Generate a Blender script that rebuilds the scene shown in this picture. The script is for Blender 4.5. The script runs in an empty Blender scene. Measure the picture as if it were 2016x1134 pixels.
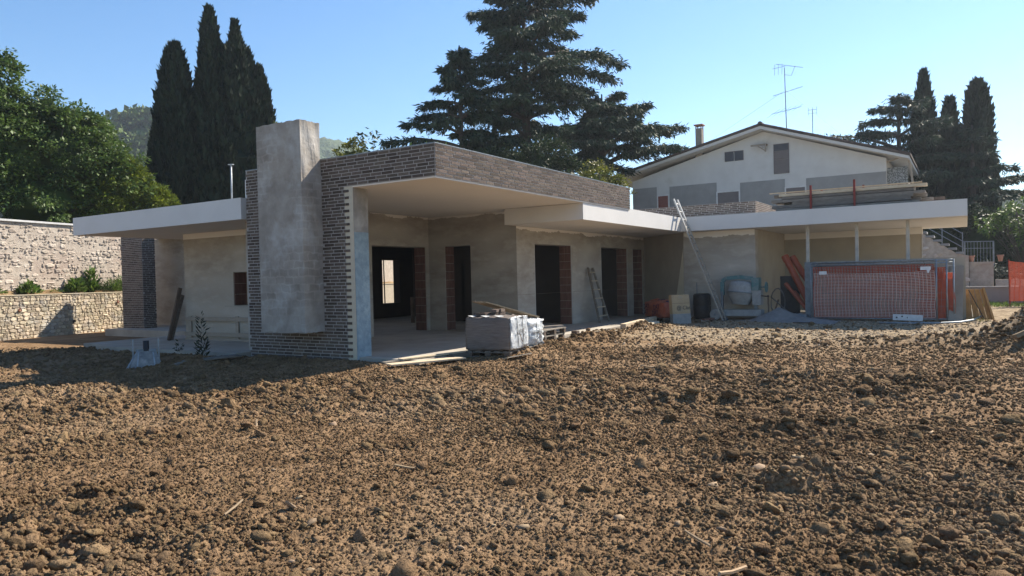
import bpy, math, random
import numpy as np
from mathutils import Vector, Matrix
rnd = random.Random(7)
rng = np.random.default_rng(11)
sc = bpy.context.scene
COL = sc.collection

# ---------------------------------------------------------------- camera, sky, sun, exposure
CAM = np.array([0.0, 0.0, 1.5])
yaw, pitch, roll = math.radians(32.088), math.radians(-0.776), math.radians(-1.383)
fw = Vector((math.cos(yaw)*math.cos(pitch), math.sin(yaw)*math.cos(pitch), math.sin(pitch)))
rt = Vector((math.sin(yaw), -math.cos(yaw), 0)); up = rt.cross(fw)
r2 = rt*math.cos(roll) + up*math.sin(roll); u2 = up*math.cos(roll) - rt*math.sin(roll)
cam = bpy.data.cameras.new('camera'); camo = bpy.data.objects.new('camera', cam); COL.objects.link(camo)
camo.matrix_world = Matrix(((r2.x, u2.x, -fw.x, 0), (r2.y, u2.y, -fw.y, 0), (r2.z, u2.z, -fw.z, 1.5), (0, 0, 0, 1)))
cam.sensor_width = 36; cam.lens = 36*1427.3/2016; cam.clip_start = 0.1; cam.clip_end = 6000
sc.camera = camo
SUN_AZ = math.radians(-19.5); SUN_EL = math.radians(43)
w = bpy.data.worlds.new('World'); sc.world = w; w.use_nodes = True
nt = w.node_tree; bg = nt.nodes['Background']
sky = nt.nodes.new('ShaderNodeTexSky'); sky.sky_type = 'NISHITA'; sky.sun_disc = False
sky.sun_elevation = SUN_EL; sky.sun_rotation = math.pi/2 - SUN_AZ
sky.air_density = 1.0; sky.dust_density = 0.05; sky.ozone_density = 2.2; sky.altitude = 150
shs = nt.nodes.new('ShaderNodeHueSaturation'); shs.inputs['Saturation'].default_value = 1.22
nt.links.new(sky.outputs[0], shs.inputs['Color']); nt.links.new(shs.outputs[0], bg.inputs[0]); bg.inputs[1].default_value = 0.078
sun = bpy.data.lights.new('sun', 'SUN'); sun.energy = 4.6; sun.angle = math.radians(0.55); sun.color = (1, 0.90, 0.76)
suno = bpy.data.objects.new('sun', sun); COL.objects.link(suno)
sdir = Vector((math.cos(SUN_AZ)*math.cos(SUN_EL), math.sin(SUN_AZ)*math.cos(SUN_EL), math.sin(SUN_EL)))
suno.rotation_euler = sdir.to_track_quat('Z', 'Y').to_euler(); suno.location = (0, 0, 60)
sc.view_settings.view_transform = 'Standard'; sc.view_settings.look = 'None'
sc.view_settings.exposure = 1.30; sc.view_settings.gamma = 1
sc.render.engine = 'CYCLES'; sc.cycles.max_bounces = 6; sc.cycles.diffuse_bounces = 4; sc.cycles.volume_bounces = 0

# ---------------------------------------------------------------- materials
MATS = {}
def mat(name, c1, c2=None, scale=3.0, rough=0.9, bump=0.0, bscale=40.0, stretch=(1, 1, 1), metal=0.0, isl=0.0,
        c3=None, s3=0.6, detail=6.0, contrast=(0.35, 0.65), trans=0.0, spec=0.3, bdist=0.02, c3r=(0.5, 0.7), vor=None):
    """procedural surface: two-tone noise (+ a third, larger stain), per-piece variation, fine relief"""
    m = bpy.data.materials.new(name); m.use_nodes = True; MATS[name] = m
    n = m.node_tree.nodes; l = m.node_tree.links; p = n['Principled BSDF']
    p.inputs['Roughness'].default_value = rough; p.inputs['Metallic'].default_value = metal
    p.inputs['Specular IOR Level'].default_value = spec
    geo = n.new('ShaderNodeNewGeometry')
    mp = n.new('ShaderNodeMapping'); mp.inputs['Scale'].default_value = stretch
    l.new(geo.outputs['Position'], mp.inputs['Vector'])
    def noise(s, d=detail):
        t = n.new('ShaderNodeTexNoise'); t.inputs['Scale'].default_value = s; t.inputs['Detail'].default_value = d
        t.inputs['Roughness'].default_value = 0.62
        l.new(mp.outputs[0], t.inputs['Vector']); return t.outputs['Fac']
    def ramp(f, a, b):
        r = n.new('ShaderNodeMapRange'); r.inputs[1].default_value = a; r.inputs[2].default_value = b
        l.new(f, r.inputs[0]); return r.outputs[0]
    def mix(f, a, b, bt='MIX'):
        x = n.new('ShaderNodeMix'); x.data_type = 'RGBA'; x.blend_type = bt
        if isinstance(f, float): x.inputs['Factor'].default_value = f
        else: l.new(f, x.inputs['Factor'])
        for q, s in ((a, 6), (b, 7)):
            if isinstance(q, tuple): x.inputs[s].default_value = (*q, 1)
            else: l.new(q, x.inputs[s])
        return x.outputs[2]
    c2 = c2 or tuple(v*0.8 for v in c1)
    col = mix(ramp(noise(scale), *contrast), c1, c2)
    if c3: col = mix(ramp(noise(s3, 4), *c3r), col, c3)
    if isl:
        oi = n.new('ShaderNodeObjectInfo')
        ad = n.new('ShaderNodeMath'); ad.operation = 'ADD'
        l.new(geo.outputs['Random Per Island'], ad.inputs[0]); l.new(oi.outputs['Random'], ad.inputs[1])
        fr = n.new('ShaderNodeMath'); fr.operation = 'FRACT'; l.new(ad.outputs[0], fr.inputs[0])
        hs = n.new('ShaderNodeHueSaturation')
        v = n.new('ShaderNodeMapRange'); v.inputs[3].default_value = 1-isl; v.inputs[4].default_value = 1+isl
        l.new(fr.outputs[0], v.inputs[0]); l.new(v.outputs[0], hs.inputs['Value'])
        m2 = n.new('ShaderNodeMath'); m2.operation = 'MULTIPLY'; m2.inputs[1].default_value = 7.31; l.new(fr.outputs[0], m2.inputs[0])
        f2 = n.new('ShaderNodeMath'); f2.operation = 'FRACT'; l.new(m2.outputs[0], f2.inputs[0])
        h2 = n.new('ShaderNodeMapRange'); h2.inputs[3].default_value = 0.5-0.03*isl; h2.inputs[4].default_value = 0.5+0.03*isl
        l.new(f2.outputs[0], h2.inputs[0]); l.new(h2.outputs[0], hs.inputs['Hue'])
        l.new(col, hs.inputs['Color']); col = hs.outputs[0]
    l.new(col, p.inputs['Base Color'])
    if bump:
        b = n.new('ShaderNodeBump'); b.inputs['Strength'].default_value = bump; b.inputs['Distance'].default_value = bdist
        l.new(noise(bscale, 5), b.inputs['Height']); l.new(b.outputs[0], p.inputs['Normal'])
    if vor:
        prev = None
        for sc_, st in vor:
            t = n.new('ShaderNodeTexVoronoi'); t.feature = 'SMOOTH_F1'; t.inputs['Scale'].default_value = sc_; t.inputs['Smoothness'].default_value = .35
            l.new(geo.outputs['Position'], t.inputs['Vector'])
            b2 = n.new('ShaderNodeBump'); b2.invert = True; b2.inputs['Strength'].default_value = st; b2.inputs['Distance'].default_value = .6/sc_
            l.new(t.outputs['Distance'], b2.inputs['Height'])
            src = p.inputs['Normal'].links[0].from_socket if p.inputs['Normal'].links else None
            if src: l.new(src, b2.inputs['Normal'])
            l.new(b2.outputs[0], p.inputs['Normal'])
    if trans:
        tr = n.new('ShaderNodeBsdfTranslucent'); l.new(col, tr.inputs['Color'])
        ms = n.new('ShaderNodeMixShader'); ms.inputs[0].default_value = trans
        out = n['Material Output']; l.new(p.outputs[0], ms.inputs[1]); l.new(tr.outputs[0], ms.inputs[2]); l.new(ms.outputs[0], out.inputs[0])
    return m

mat('soil', (.228, .152, .085), (.148, .096, .052), scale=2.2, bump=1.0, bscale=60, c3=(.275, .195, .118), s3=.28, isl=.22, bdist=.03, spec=.05, contrast=(.4, .62), vor=((42, .7), (17, .6)))
mat('gravel', (.30, .235, .165), (.40, .33, .25), scale=9, bump=.8, bscale=70, isl=.2, spec=.08)
mat('pale_stone', (.30, .225, .145), (.24, .175, .115), scale=14, bump=.4, bscale=60, isl=.25, spec=.1)
mat('sand', (.25, .245, .24), (.19, .185, .18), scale=6, bump=.7, bscale=80)
mat('render_grey', (.45, .41, .355), (.275, .24, .198), scale=2.2, stretch=(.7, .7, 1.9), bump=.4, bscale=20, c3=(.52, .485, .43), s3=1.1, detail=10, contrast=(.33, .68), c3r=(.5, .75))
mat('render_tan', (.46, .405, .33), (.31, .262, .205), scale=2.0, stretch=(.7, .7, 2.0), bump=.4, bscale=18, c3=(.54, .495, .425), s3=1.0, detail=10, contrast=(.33, .68), c3r=(.5, .75))
mat('render_smooth', (.40, .355, .285), (.34, .30, .24), scale=1.1, bump=.12, bscale=40, detail=7)
mat('painted_sun', (.74, .69, .54), (.70, .65, .51), scale=3, bump=.1)  # pale tone with sunlight put into the colour, for the corner wall triangle
mat('concrete', (.34, .325, .30), (.20, .19, .175), scale=2.4, stretch=(1, 1, .8), bump=.6, bscale=16, c3=(.44, .425, .40), s3=1.6, detail=10, contrast=(.35, .62))
mat('slab', (.40, .365, .31), (.32, .29, .245), scale=1.6, bump=.25, bscale=30, c3=(.46, .42, .36), s3=.5)
mat('white_render', (.69, .675, .65), (.645, .63, .605), scale=1.2, bump=.12, bscale=30, contrast=(.3, .7), c3=(.60, .585, .56), s3=.55, c3r=(.55, .85))
mat('soffit', (.78, .745, .69), (.73, .695, .64), scale=.8, bump=.05, contrast=(.3, .7))
mat('cream', (.62, .55, .42), (.56, .49, .38), scale=8, bump=.2)
mat('mortar', (.43, .40, .375), (.36, .335, .31), scale=14, bump=.4, bscale=90)
mat('brick', (.150, .116, .094), (.104, .082, .068), scale=22, stretch=(1, 1, 2.5), bump=.6, bscale=60, isl=.38, spec=.2)
mat('clay', (.185, .098, .075), (.135, .070, .054), scale=7, stretch=(3, 3, .6), bump=.5, bscale=30, isl=.14)
mat('blue_concrete', (.29, .375, .42), (.20, .27, .31), scale=9, bump=.8, bscale=26, c3=(.37, .44, .47), s3=3)
mat('post_paint', (.50, .49, .45), (.40, .39, .36), scale=5, bump=.3)
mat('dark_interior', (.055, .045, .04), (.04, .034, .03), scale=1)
mat('wood_board', (.40, .335, .265), (.32, .265, .21), scale=5, stretch=(1, 1, 6), bump=.3, isl=.12)
mat('hopper_steel', (.25, .25, .245), (.15, .155, .16), scale=8, rough=.6, metal=.3, bump=.4, c3=(.34, .335, .32), s3=5)
mat('mortar_stone', (.46, .40, .31), (.38, .325, .25), scale=9, bump=.6, bscale=50)
mat('stone', (.56, .475, .345), (.46, .39, .29), scale=6, bump=.6, bscale=28, isl=.34, c3=(.44, .42, .385), s3=1.7, detail=8)
mat('rubble', (.47, .405, .335), (.37, .31, .255), scale=7, bump=.9, bscale=24, isl=.26, c3=(.53, .475, .41), s3=.9, detail=9)
mat('rubble_mortar', (.50, .44, .37), (.37, .315, .26), scale=5, bump=1.0, bscale=20, c3=(.36, .28, .23), s3=.7, detail=9)
mat('wood', (.36, .27, .175), (.28, .20, .12), scale=5, stretch=(1, 1, 6), bump=.3, bscale=40, isl=.15)
mat('wood_grey', (.22, .195, .165), (.15, .13, .11), scale=4, stretch=(1, 1, 5), bump=.4, bscale=40, isl=.22)
mat('wood_pale', (.55, .46, .33), (.47, .38, .26), scale=6, bump=.3, isl=.12)
mat('wood_orange', (.46, .25, .09), (.33, .16, .055), scale=5, stretch=(4, 4, 1), bump=.4)
mat('wood_dark', (.15, .11, .085), (.11, .08, .06), scale=6, bump=.4)
mat('ply', (.30, .265, .22), (.25, .215, .175), scale=3, bump=.2)
mat('galvanised', (.33, .36, .385), (.22, .245, .265), scale=14, rough=.5, metal=.5)
mat('aluminium', (.42, .41, .39), (.33, .325, .31), scale=18, rough=.45, metal=.6)
mat('steel_grey', (.24, .27, .29), (.16, .18, .20), scale=7, rough=.6, metal=.3, bump=.3)
mat('cement_crust', (.35, .35, .345), (.26, .26, .255), scale=9, bump=.5, rough=.85)
mat('black_plastic', (.018, .019, .022), (.03, .03, .033), scale=9, rough=.55)
mat('rubber', (.09, .09, .09), (.15, .15, .145), scale=12, rough=.85)
mat('teal_paint', (.06, .17, .18), (.10, .20, .21), scale=9, rough=.5, c3=(.22, .25, .25), s3=6)
mat('orange_net', (.50, .10, .05), (.40, .075, .04), scale=9, rough=.6, trans=.25)
mat('bleached_net', (.70, .52, .46), (.60, .40, .34), scale=3, rough=.7, trans=.2)
mat('orange_pipe', (.33, .075, .035), (.26, .058, .028), scale=3, rough=.5, spec=.4)
mat('red_paint', (.25, .035, .025), (.17, .03, .025), scale=12, rough=.6)
mat('white_plastic', (.70, .71, .72), (.60, .61, .63), scale=9, rough=.35, spec=.5)
mat('film', (.20, .175, .16), (.13, .112, .10), scale=7, stretch=(.6, .6, 6), rough=.42, spec=.35, bump=.9, bscale=18)
mat('film_white', (.66, .69, .71), (.44, .47, .49), scale=11, rough=.3, spec=.6, bump=1.0, bscale=20)
mat('bag_orange', (.50, .13, .06), (.40, .10, .06), scale=7, rough=.4, bump=.8, bscale=18, spec=.5)
mat('ink_purple', (.035, .02, .075), (.05, .03, .09), scale=9, rough=.5)
mat('ink_dark', (.05, .05, .05), (.07, .07, .07), scale=9, rough=.7)
mat('carton', (.42, .315, .19), (.36, .265, .16), scale=5, bump=.2, c3=(.34, .30, .25), s3=2.4)
mat('carton_grey', (.23, .235, .235), (.30, .295, .28), scale=7, bump=.3)
mat('house_white', (.55, .55, .535), (.50, .495, .48), scale=1.2, bump=.2, c3=(.42, .41, .38), s3=.5, c3r=(.58, .75))
mat('house_grey', (.28, .28, .275), (.235, .235, .23), scale=1.5, bump=.2)
mat('roof_tile', (.10, .075, .065), (.07, .055, .05), scale=6, bump=.5, isl=.25)
mat('shutter', (.16, .145, .145), (.14, .125, .125), scale=3)
mat('shutter_red', (.20, .07, .055), (.17, .06, .05), scale=6)
mat('dark_opening', (.05, .055, .07), (.06, .065, .08), scale=2, rough=.5)
mat('frame_white', (.62, .62, .61), None, scale=5)
mat('lattice', (.30, .31, .31), (.10, .11, .11), scale=16, contrast=(.45, .55), bump=.8, bscale=18)
mat('terra', (.42, .22, .15), None, scale=4)
mat('bark', (.10, .082, .068), (.065, .052, .043), scale=8, stretch=(1, 1, .3), bump=1, bscale=14)
mat('leaf_fig', (.088, .140, .030), (.060, .105, .024), scale=.8, rough=.55, isl=.42, trans=.28, spec=.35)
mat('leaf_bright', (.150, .185, .020), (.105, .145, .016), scale=.9, rough=.5, isl=.40, trans=.30, spec=.35)
mat('leaf_cypress', (.022, .036, .020), (.015, .026, .015), scale=1.2, rough=.7, isl=.40, trans=.08, spec=.2)
mat('leaf_cedar', (.042, .068, .040), (.030, .052, .032), scale=.9, rough=.65, isl=.40, trans=.12, spec=.2)
mat('leaf_cedar_pale', (.062, .080, .066), (.050, .066, .054), scale=.9, rough=.65, isl=.35, trans=.15, spec=.2)
mat('leaf_yellow', (.15, .150, .022), (.10, .12, .018), scale=1.2, rough=.5, isl=.4, trans=.3)
mat('leaf_dark', (.034, .056, .020), (.024, .042, .016), scale=1.1, rough=.6, isl=.4, trans=.14)
mat('leaf_weed', (.10, .16, .030), (.07, .12, .024), scale=3, rough=.5, isl=.35, trans=.3)
mat('leaf_dry', (.05, .055, .032), (.035, .04, .025), scale=3, isl=.3)
mat('hill_green', (.105, .155, .045), (.070, .110, .034), scale=.06, isl=.35, bump=1, bscale=.3, bdist=3, detail=8)
mat('hill_far', (.075, .11, .05), (.05, .08, .04), scale=.04, bump=1, bscale=.1, bdist=7, detail=9)
mat('earth_far', (.20, .15, .10), (.15, .13, .075), scale=.15, bump=.4, bscale=3)

mat('chimney_plaster', (.40, .365, .32), (.27, .24, .205), scale=2.2, bump=.6, bscale=14, c3=(.46, .445, .42), s3=1.5, detail=10, contrast=(.33, .66))
def ghost_blocks(m):
    """damp outlines of the blockwork under thin plaster"""
    n = m.node_tree.nodes; l = m.node_tree.links; p = n['Principled BSDF']; src = p.inputs['Base Color'].links[0].from_socket
    g = n.new('ShaderNodeNewGeometry'); s = n.new('ShaderNodeSeparateXYZ'); c = n.new('ShaderNodeCombineXYZ'); a = n.new('ShaderNodeMath'); a.operation = 'ADD'
    l.new(g.outputs['Position'], s.inputs[0]); l.new(s.outputs['X'], a.inputs[0]); l.new(s.outputs['Y'], a.inputs[1]); l.new(a.outputs[0], c.inputs[0]); l.new(s.outputs['Z'], c.inputs[1])
    t = n.new('ShaderNodeTexNoise'); t.inputs['Scale'].default_value = 4; l.new(g.outputs['Position'], t.inputs['Vector'])
    vm = n.new('ShaderNodeVectorMath'); vm.operation = 'MULTIPLY_ADD'; vm.inputs[1].default_value = (.16, .14, 0); l.new(t.outputs['Color'], vm.inputs[0]); l.new(c.outputs[0], vm.inputs[2])
    b = n.new('ShaderNodeTexBrick'); b.inputs['Scale'].default_value = 1; b.inputs['Brick Width'].default_value = .27; b.inputs['Row Height'].default_value = .155; b.inputs['Mortar Size'].default_value = .028; b.inputs['Mortar Smooth'].default_value = 1
    b.inputs['Color1'].default_value = (.66, .65, .63, 1); b.inputs['Color2'].default_value = (1, 1, 1, 1); b.inputs['Mortar'].default_value = (1.15, 1.15, 1.14, 1); l.new(vm.outputs[0], b.inputs['Vector'])
    t2 = n.new('ShaderNodeTexNoise'); t2.inputs['Scale'].default_value = .9; t2.inputs['Detail'].default_value = 5; l.new(g.outputs['Position'], t2.inputs['Vector'])
    r = n.new('ShaderNodeMapRange'); r.inputs[1].default_value = .40; r.inputs[2].default_value = .60; r.inputs[4].default_value = .6; l.new(t2.outputs['Fac'], r.inputs[0])
    x = n.new('ShaderNodeMix'); x.data_type = 'RGBA'; x.blend_type = 'MULTIPLY'; l.new(r.outputs[0], x.inputs['Factor']); l.new(src, x.inputs[6]); l.new(b.outputs['Color'], x.inputs[7]); l.new(x.outputs[2], p.inputs['Base Color'])
ghost_blocks(MATS['chimney_plaster'])
# ---------------------------------------------------------------- helpers
WL = {}
def tag(o, label=None, cat=None, group=None, kind=None):
    if label: o['label'] = label
    if cat: o['category'] = cat
    if group: o['group'] = group
    if kind: o['kind'] = kind
    return o
def thing(name, label, cat, loc=(0, 0, 0), group=None):
    o = bpy.data.objects.new(name, None); COL.objects.link(o); o.location = loc; o.empty_display_size = .1
    WL[o.name] = np.array(loc, float)
    return tag(o, label, cat, group)
def link(name, me, m, parent=None, world=None):
    o = bpy.data.objects.new(name, me); COL.objects.link(o)
    if m and not me.materials: me.materials.append(MATS[m] if isinstance(m, str) else m)
    wl = np.zeros(3) if world is None else np.array(world, float)
    if parent is not None:
        o.parent = parent; wl0 = WL[parent.name]
        o.location = tuple(wl - wl0)
    else: o.location = tuple(wl)
    WL[o.name] = wl
    return o
def mesh_np(name, V, F, smooth=False):
    """V (n,3) and F (m,k) arrays -> mesh"""
    me = bpy.data.meshes.new(name); V = np.asarray(V, np.float32); F = np.asarray(F, np.int32)
    me.vertices.add(len(V)); me.vertices.foreach_set('co', V.ravel())
    k = F.shape[1]; me.loops.add(F.size); me.loops.foreach_set('vertex_index', F.ravel())
    me.polygons.add(len(F)); me.polygons.foreach_set('loop_start', np.arange(0, F.size, k, dtype=np.int32))
    me.polygons.foreach_set('loop_total', np.full(len(F), k, np.int32))
    if smooth: me.polygons.foreach_set('use_smooth', np.ones(len(F), bool))
    me.update(calc_edges=True); return me
class MB:
    def __init__(s): s.v = []; s.f = []
    def add(s, vs, fs):
        b = len(s.v); s.v += [tuple(map(float, q)) for q in vs]; s.f += [tuple(b+i for i in f) for f in fs]; return s
    def box(s, x0, x1, y0, y1, z0, z1):
        return s.add([(x0, y0, z0), (x1, y0, z0), (x1, y1, z0), (x0, y1, z0), (x0, y0, z1), (x1, y0, z1), (x1, y1, z1), (x0, y1, z1)],
                     [(3, 2, 1, 0), (4, 5, 6, 7), (0, 1, 5, 4), (1, 2, 6, 5), (2, 3, 7, 6), (3, 0, 4, 7)])
    def beam(s, a, b, wd, ht, upv=(0, 0, 1)):
        a = np.array(a, float); b = np.array(b, float); d = (b-a)/np.linalg.norm(b-a)
        sd = np.cross(d, upv); 
        if np.linalg.norm(sd) < 1e-4: sd = np.cross(d, (0, 1, 0))
        sd = sd/np.linalg.norm(sd); uu = np.cross(sd, d)
        vs = [p + sd*i*wd/2 + uu*j*ht/2 for p in (a, b) for i, j in ((-1, -1), (1, -1), (1, 1), (-1, 1))]
        return s.add(vs, [(0, 1, 2, 3), (7, 6, 5, 4), (0, 4, 5, 1), (1, 5, 6, 2), (2, 6, 7, 3), (3, 7, 4, 0)])
    def tube(s, pts, r, n=8, cap=True):
        pts = [np.array(p, float) for p in pts]; rs = r if isinstance(r, (list, tuple)) else [r]*len(pts)
        rings = []; b = len(s.v)
        ref = np.array((0, 0, 1.0))
        for i, p in enumerate(pts):
            d = pts[min(i+1, len(pts)-1)] - pts[max(i-1, 0)]; d = d/(np.linalg.norm(d)+1e-9)
            rf = ref if abs(d[2]) < .95 else np.array((0, 1.0, 0))
            a = np.cross(d, rf); a /= np.linalg.norm(a); c = np.cross(a, d)
            for k in range(n):
                t = 2*math.pi*k/n; s.v.append(tuple(p + rs[i]*(a*math.cos(t) + c*math.sin(t))))
        for i in range(len(pts)-1):
            for k in range(n):
                k2 = (k+1) % n; s.f.append((b+i*n+k, b+i*n+k2, b+(i+1)*n+k2, b+(i+1)*n+k))
        if cap:
            s.f.append(tuple(b+k for k in range(n))[::-1]); s.f.append(tuple(b+(len(pts)-1)*n+k for k in range(n)))
        return s
    def lathe(s, prof, c, axis=(0, 0, 1), n=24):
        ax = np.array(axis, float); ax /= np.linalg.norm(ax)
        a = np.cross(ax, (0, 0, 1) if abs(ax[2]) < .9 else (1, 0, 0)); a /= np.linalg.norm(a); q = np.cross(ax, a); c = np.array(c, float); b = len(s.v)
        for r, h in prof:
            for k in range(n):
                t = 2*math.pi*k/n; s.v.append(tuple(c + ax*h + r*(a*math.cos(t)+q*math.sin(t))))
        for i in range(len(prof)-1):
            for k in range(n):
                k2 = (k+1) % n; s.f.append((b+i*n+k, b+i*n+k2, b+(i+1)*n+k2, b+(i+1)*n+k))
        return s
    def prism(s, poly, z0, z1):
        n = len(poly); vs = [(x, y, z0) for x, y in poly] + [(x, y, z1) for x, y in poly]
        return s.add(vs, [tuple(range(n))[::-1], tuple(range(n, 2*n))] + [(i, (i+1) % n, n+(i+1) % n, n+i) for i in range(n)])
    def build(s, name, m, parent=None, smooth=False, origin=None):
        if origin is None: origin = WL[parent.name] if parent is not None else np.zeros(3)
        o = np.array(origin, float); me = bpy.data.meshes.new(name)
        me.from_pydata([tuple(np.array(v)-o) for v in s.v], [], s.f); me.update()
        if smooth: me.polygons.foreach_set('use_smooth', [True]*len(me.polygons))
        return link(name, me, m, parent, o)
def solo(mb, name, m, label, cat, base, group=None, smooth=False, kind=None):
    """a thing that is one mesh, its origin at its base"""
    return tag(mb.build(name, m, None, smooth, base), label, cat, group, kind)
def panel(mb, ax, p0, p1, u0, u1, z0, z1, holes=()):
    """wall between planes p0 and p1 (ax = axis of its normal), with real openings (ua,ub,za,zb)"""
    us = sorted({u0, u1, *[h[0] for h in holes], *[h[1] for h in holes]}); zs = sorted({z0, z1, *[h[2] for h in holes], *[h[3] for h in holes]})
    us = [u for u in us if u0 <= u <= u1]; zs = [z for z in zs if z0 <= z <= z1]
    for a, b in zip(us, us[1:]):
        for c, d in zip(zs, zs[1:]):
            if any(h[0] < (a+b)/2 < h[1] and h[2] < (c+d)/2 < h[3] for h in holes): continue
            if ax == 'x': mb.box(p0, p1, a, b, c, d)
            else: mb.box(a, b, p0, p1, c, d)
    return mb
def text_mesh(txt, size):
    cu = bpy.data.curves.new('lettering', 'FONT'); cu.body = txt; cu.size = size; cu.extrude = .001
    to = bpy.data.objects.new('lettering', cu); COL.objects.link(to)
    bpy.context.view_layer.update()
    me = bpy.data.meshes.new_from_object(to.evaluated_get(bpy.context.evaluated_depsgraph_get()))
    bpy.data.objects.remove(to); return me
def text(name, txt, size, m, parent, pos, xdir, ydir):
    me = text_mesh(txt, size); o = link(name, me, m, parent, pos)
    X = Vector(xdir).normalized(); Y = Vector(ydir); Z = X.cross(Y).normalized(); Y = Z.cross(X)
    R = Matrix((X, Y, Z)).transposed(); o.rotation_euler = R.to_euler(); return o
# numpy noise
def h01(ix, iy, s=0):
    n = (ix.astype(np.int64)*374761393 + iy.astype(np.int64)*668265263 + s*1442695041) & 0xffffffff
    n = ((n ^ (n >> 13))*1274126177) & 0xffffffff; n = (n ^ (n >> 16)) & 0xffffffff
    n = (n*2246822519) & 0xffffffff; n = (n ^ (n >> 15)) & 0xffffffff
    return n/4294967295.0
def vnoise(x, y, s=0):
    ix = np.floor(x); iy = np.floor(y); fx = x-ix; fy = y-iy; fx = fx*fx*(3-2*fx); fy = fy*fy*(3-2*fy)
    a = h01(ix, iy, s); b = h01(ix+1, iy, s); c = h01(ix, iy+1, s); d = h01(ix+1, iy+1, s)
    return (a*(1-fx)+b*fx)*(1-fy) + (c*(1-fx)+d*fx)*fy
def fbm(x, y, s=0, o=4):
    t = 0; a = .5; q = 0
    for i in range(o): t = t + a*vnoise(x*2**i, y*2**i, s+i); q += a; a *= .5
    return t/q
def lumps(x, y, cell, s, fill=1.0):
    """rounded lumps, one per cell, 0..1"""
    x = x/cell; y = y/cell; ix = np.floor(x); iy = np.floor(y); out = np.zeros_like(x)
    for dx in (-1, 0, 1):
        for dy in (-1, 0, 1):
            jx = ix+dx; jy = iy+dy
            px = jx+.5+.8*(h01(jx, jy, s)-.5); py = jy+.5+.8*(h01(jx, jy, s+1)-.5)
            rad = .30+.42*h01(jx, jy, s+2); on = h01(jx, jy, s+3) < fill
            d2 = ((x-px)**2+(y-py)**2)/rad**2
            out = np.maximum(out, np.where(on, np.sqrt(np.clip(1-d2, 0, 1))*rad*1.4, 0))
    return out
def sstep(a, b, x): t = np.clip((x-a)/(b-a), 0, 1); return t*t*(3-2*t)
# ---------------------------------------------------------------- ground
FLAT = [(10.45, 26.6, 8.62, 30), (10.15, 12.5, 13.0, 18.8), (24.6, 31, -.0, 12), (14.4, 19.4, 20, 26.2), (20, 30, 11, 20.2)]
def soil_h(x, y, fine=True):
    z = -.075 + .09*(fbm(x*.22, y*.22, 5, 3)-.5) + .05*(fbm(x*.9, y*.9, 9, 3)-.5)
    packed = sstep(14.2, 17.4, x + .9*(fbm(x*.5, y*.5, 3, 2)-.5)*3)*sstep(7.9, 6.6, y)      # driven-over strip before the wing
    ridge = np.exp(-((y-(7.75-.03*(x-13)))/.45)**2)*sstep(11.2, 12.6, x)*sstep(21.6, 20.2, x)
    ru = x*.531-y*.847; rv = x*.847+y*.531                              # across and along the digger's path
    rough = .26 + .95*sstep(.42, .66, .6*fbm(ru*.26+3, rv*.75, 21, 3)+.4*fbm(x*.8, y*.8, 24, 3))
    rough = np.clip(rough*(1-.75*packed) + .5*ridge, .12, 1.4)
    z = z + .10*ridge*(.5+fbm(x*1.3, y*1.3, 61, 2)) + .03*packed
    heap = np.exp(-(((x-16.6)/1.3)**2+((y+1.75)/1.35)**2)**1.6)
    tail = np.exp(-(((x-16.4-.4*(y-.2))/.75)**2+((y-.15)/1.5)**2))
    z = z + .68*heap*(.75+.5*fbm(x*1.7, y*1.7, 71, 3)) + .20*tail*(.4+fbm(x*1.4, y*1.4, 72, 2))
    rough = np.clip(rough + heap + .9*tail, 0, 1.6)
    z = z + .16*np.exp(-(((x-8.9)/.55)**2+((y-13.6)/.9)**2)) + .07*np.exp(-(((x-9.9)/.35)**2+((y-10.9)/1.6)**2))
    z = z + .08*np.exp(-(((x-12.2)/1.0)**2+((y-20.0)/1.0)**2)) - .11*sstep(19.5, 22, y)
    if fine:
        wx = x + .10*(fbm(x*3, y*3, 31, 2)-.5); wy = y + .10*(fbm(x*3, y*3, 41, 2)-.5)
        z = z + .085*lumps(wx, wy, .42, 101, .22)*rough**1.5*(.6+.8*fbm(x*6, y*6, 77, 3))
        z = z + .044*lumps(wx+7, wy, .21, 111, .55)*rough
        z = z + .027*lumps(wx, wy+5, .095, 121, .8)*(.40+.60*rough)*(1-.6*packed)
        z = z + .019*lumps(wx+3, wy, .045, 131, .85)*(.5+.5*rough) + .010*lumps(wx, wy+9, .024, 141, .8)
        z = z + .022*(fbm(x*9, y*9, 51, 3)-.5)*rough - .012*rough
    for x0, x1, y0, y1 in FLAT:
        m = sstep(x0-.03, x0+.12, x)*sstep(x1+.03, x1-.12, x)*sstep(y0-.03, y0+.12, y)*sstep(y1+.03, y1-.12, y)
        z = z*(1-m) - .22*m
    return z, rough, packed
NA, NR = 1060, 570
A0, A1 = math.radians(-27), math.radians(90)
th = np.linspace(A0, A1, NA); s_ = np.linspace(1.7**-.5, 36.0**-.5, NR); rr = s_**-2
R_, T_ = np.meshgrid(rr, th, indexing='ij')
gx = R_*np.cos(T_); gy = R_*np.sin(T_)
gz, _, gp = soil_h(gx, gy)
V = np.stack([gx.ravel(), gy.ravel(), gz.ravel()], 1)
i, j = np.meshgrid(np.arange(NR-1), np.arange(NA-1), indexing='ij'); k = (i*NA+j).ravel()
F = np.stack([k, k+NA, k+NA+1, k+1], 1)
sme = mesh_np('soil_field', V, F, smooth=True)
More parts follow.
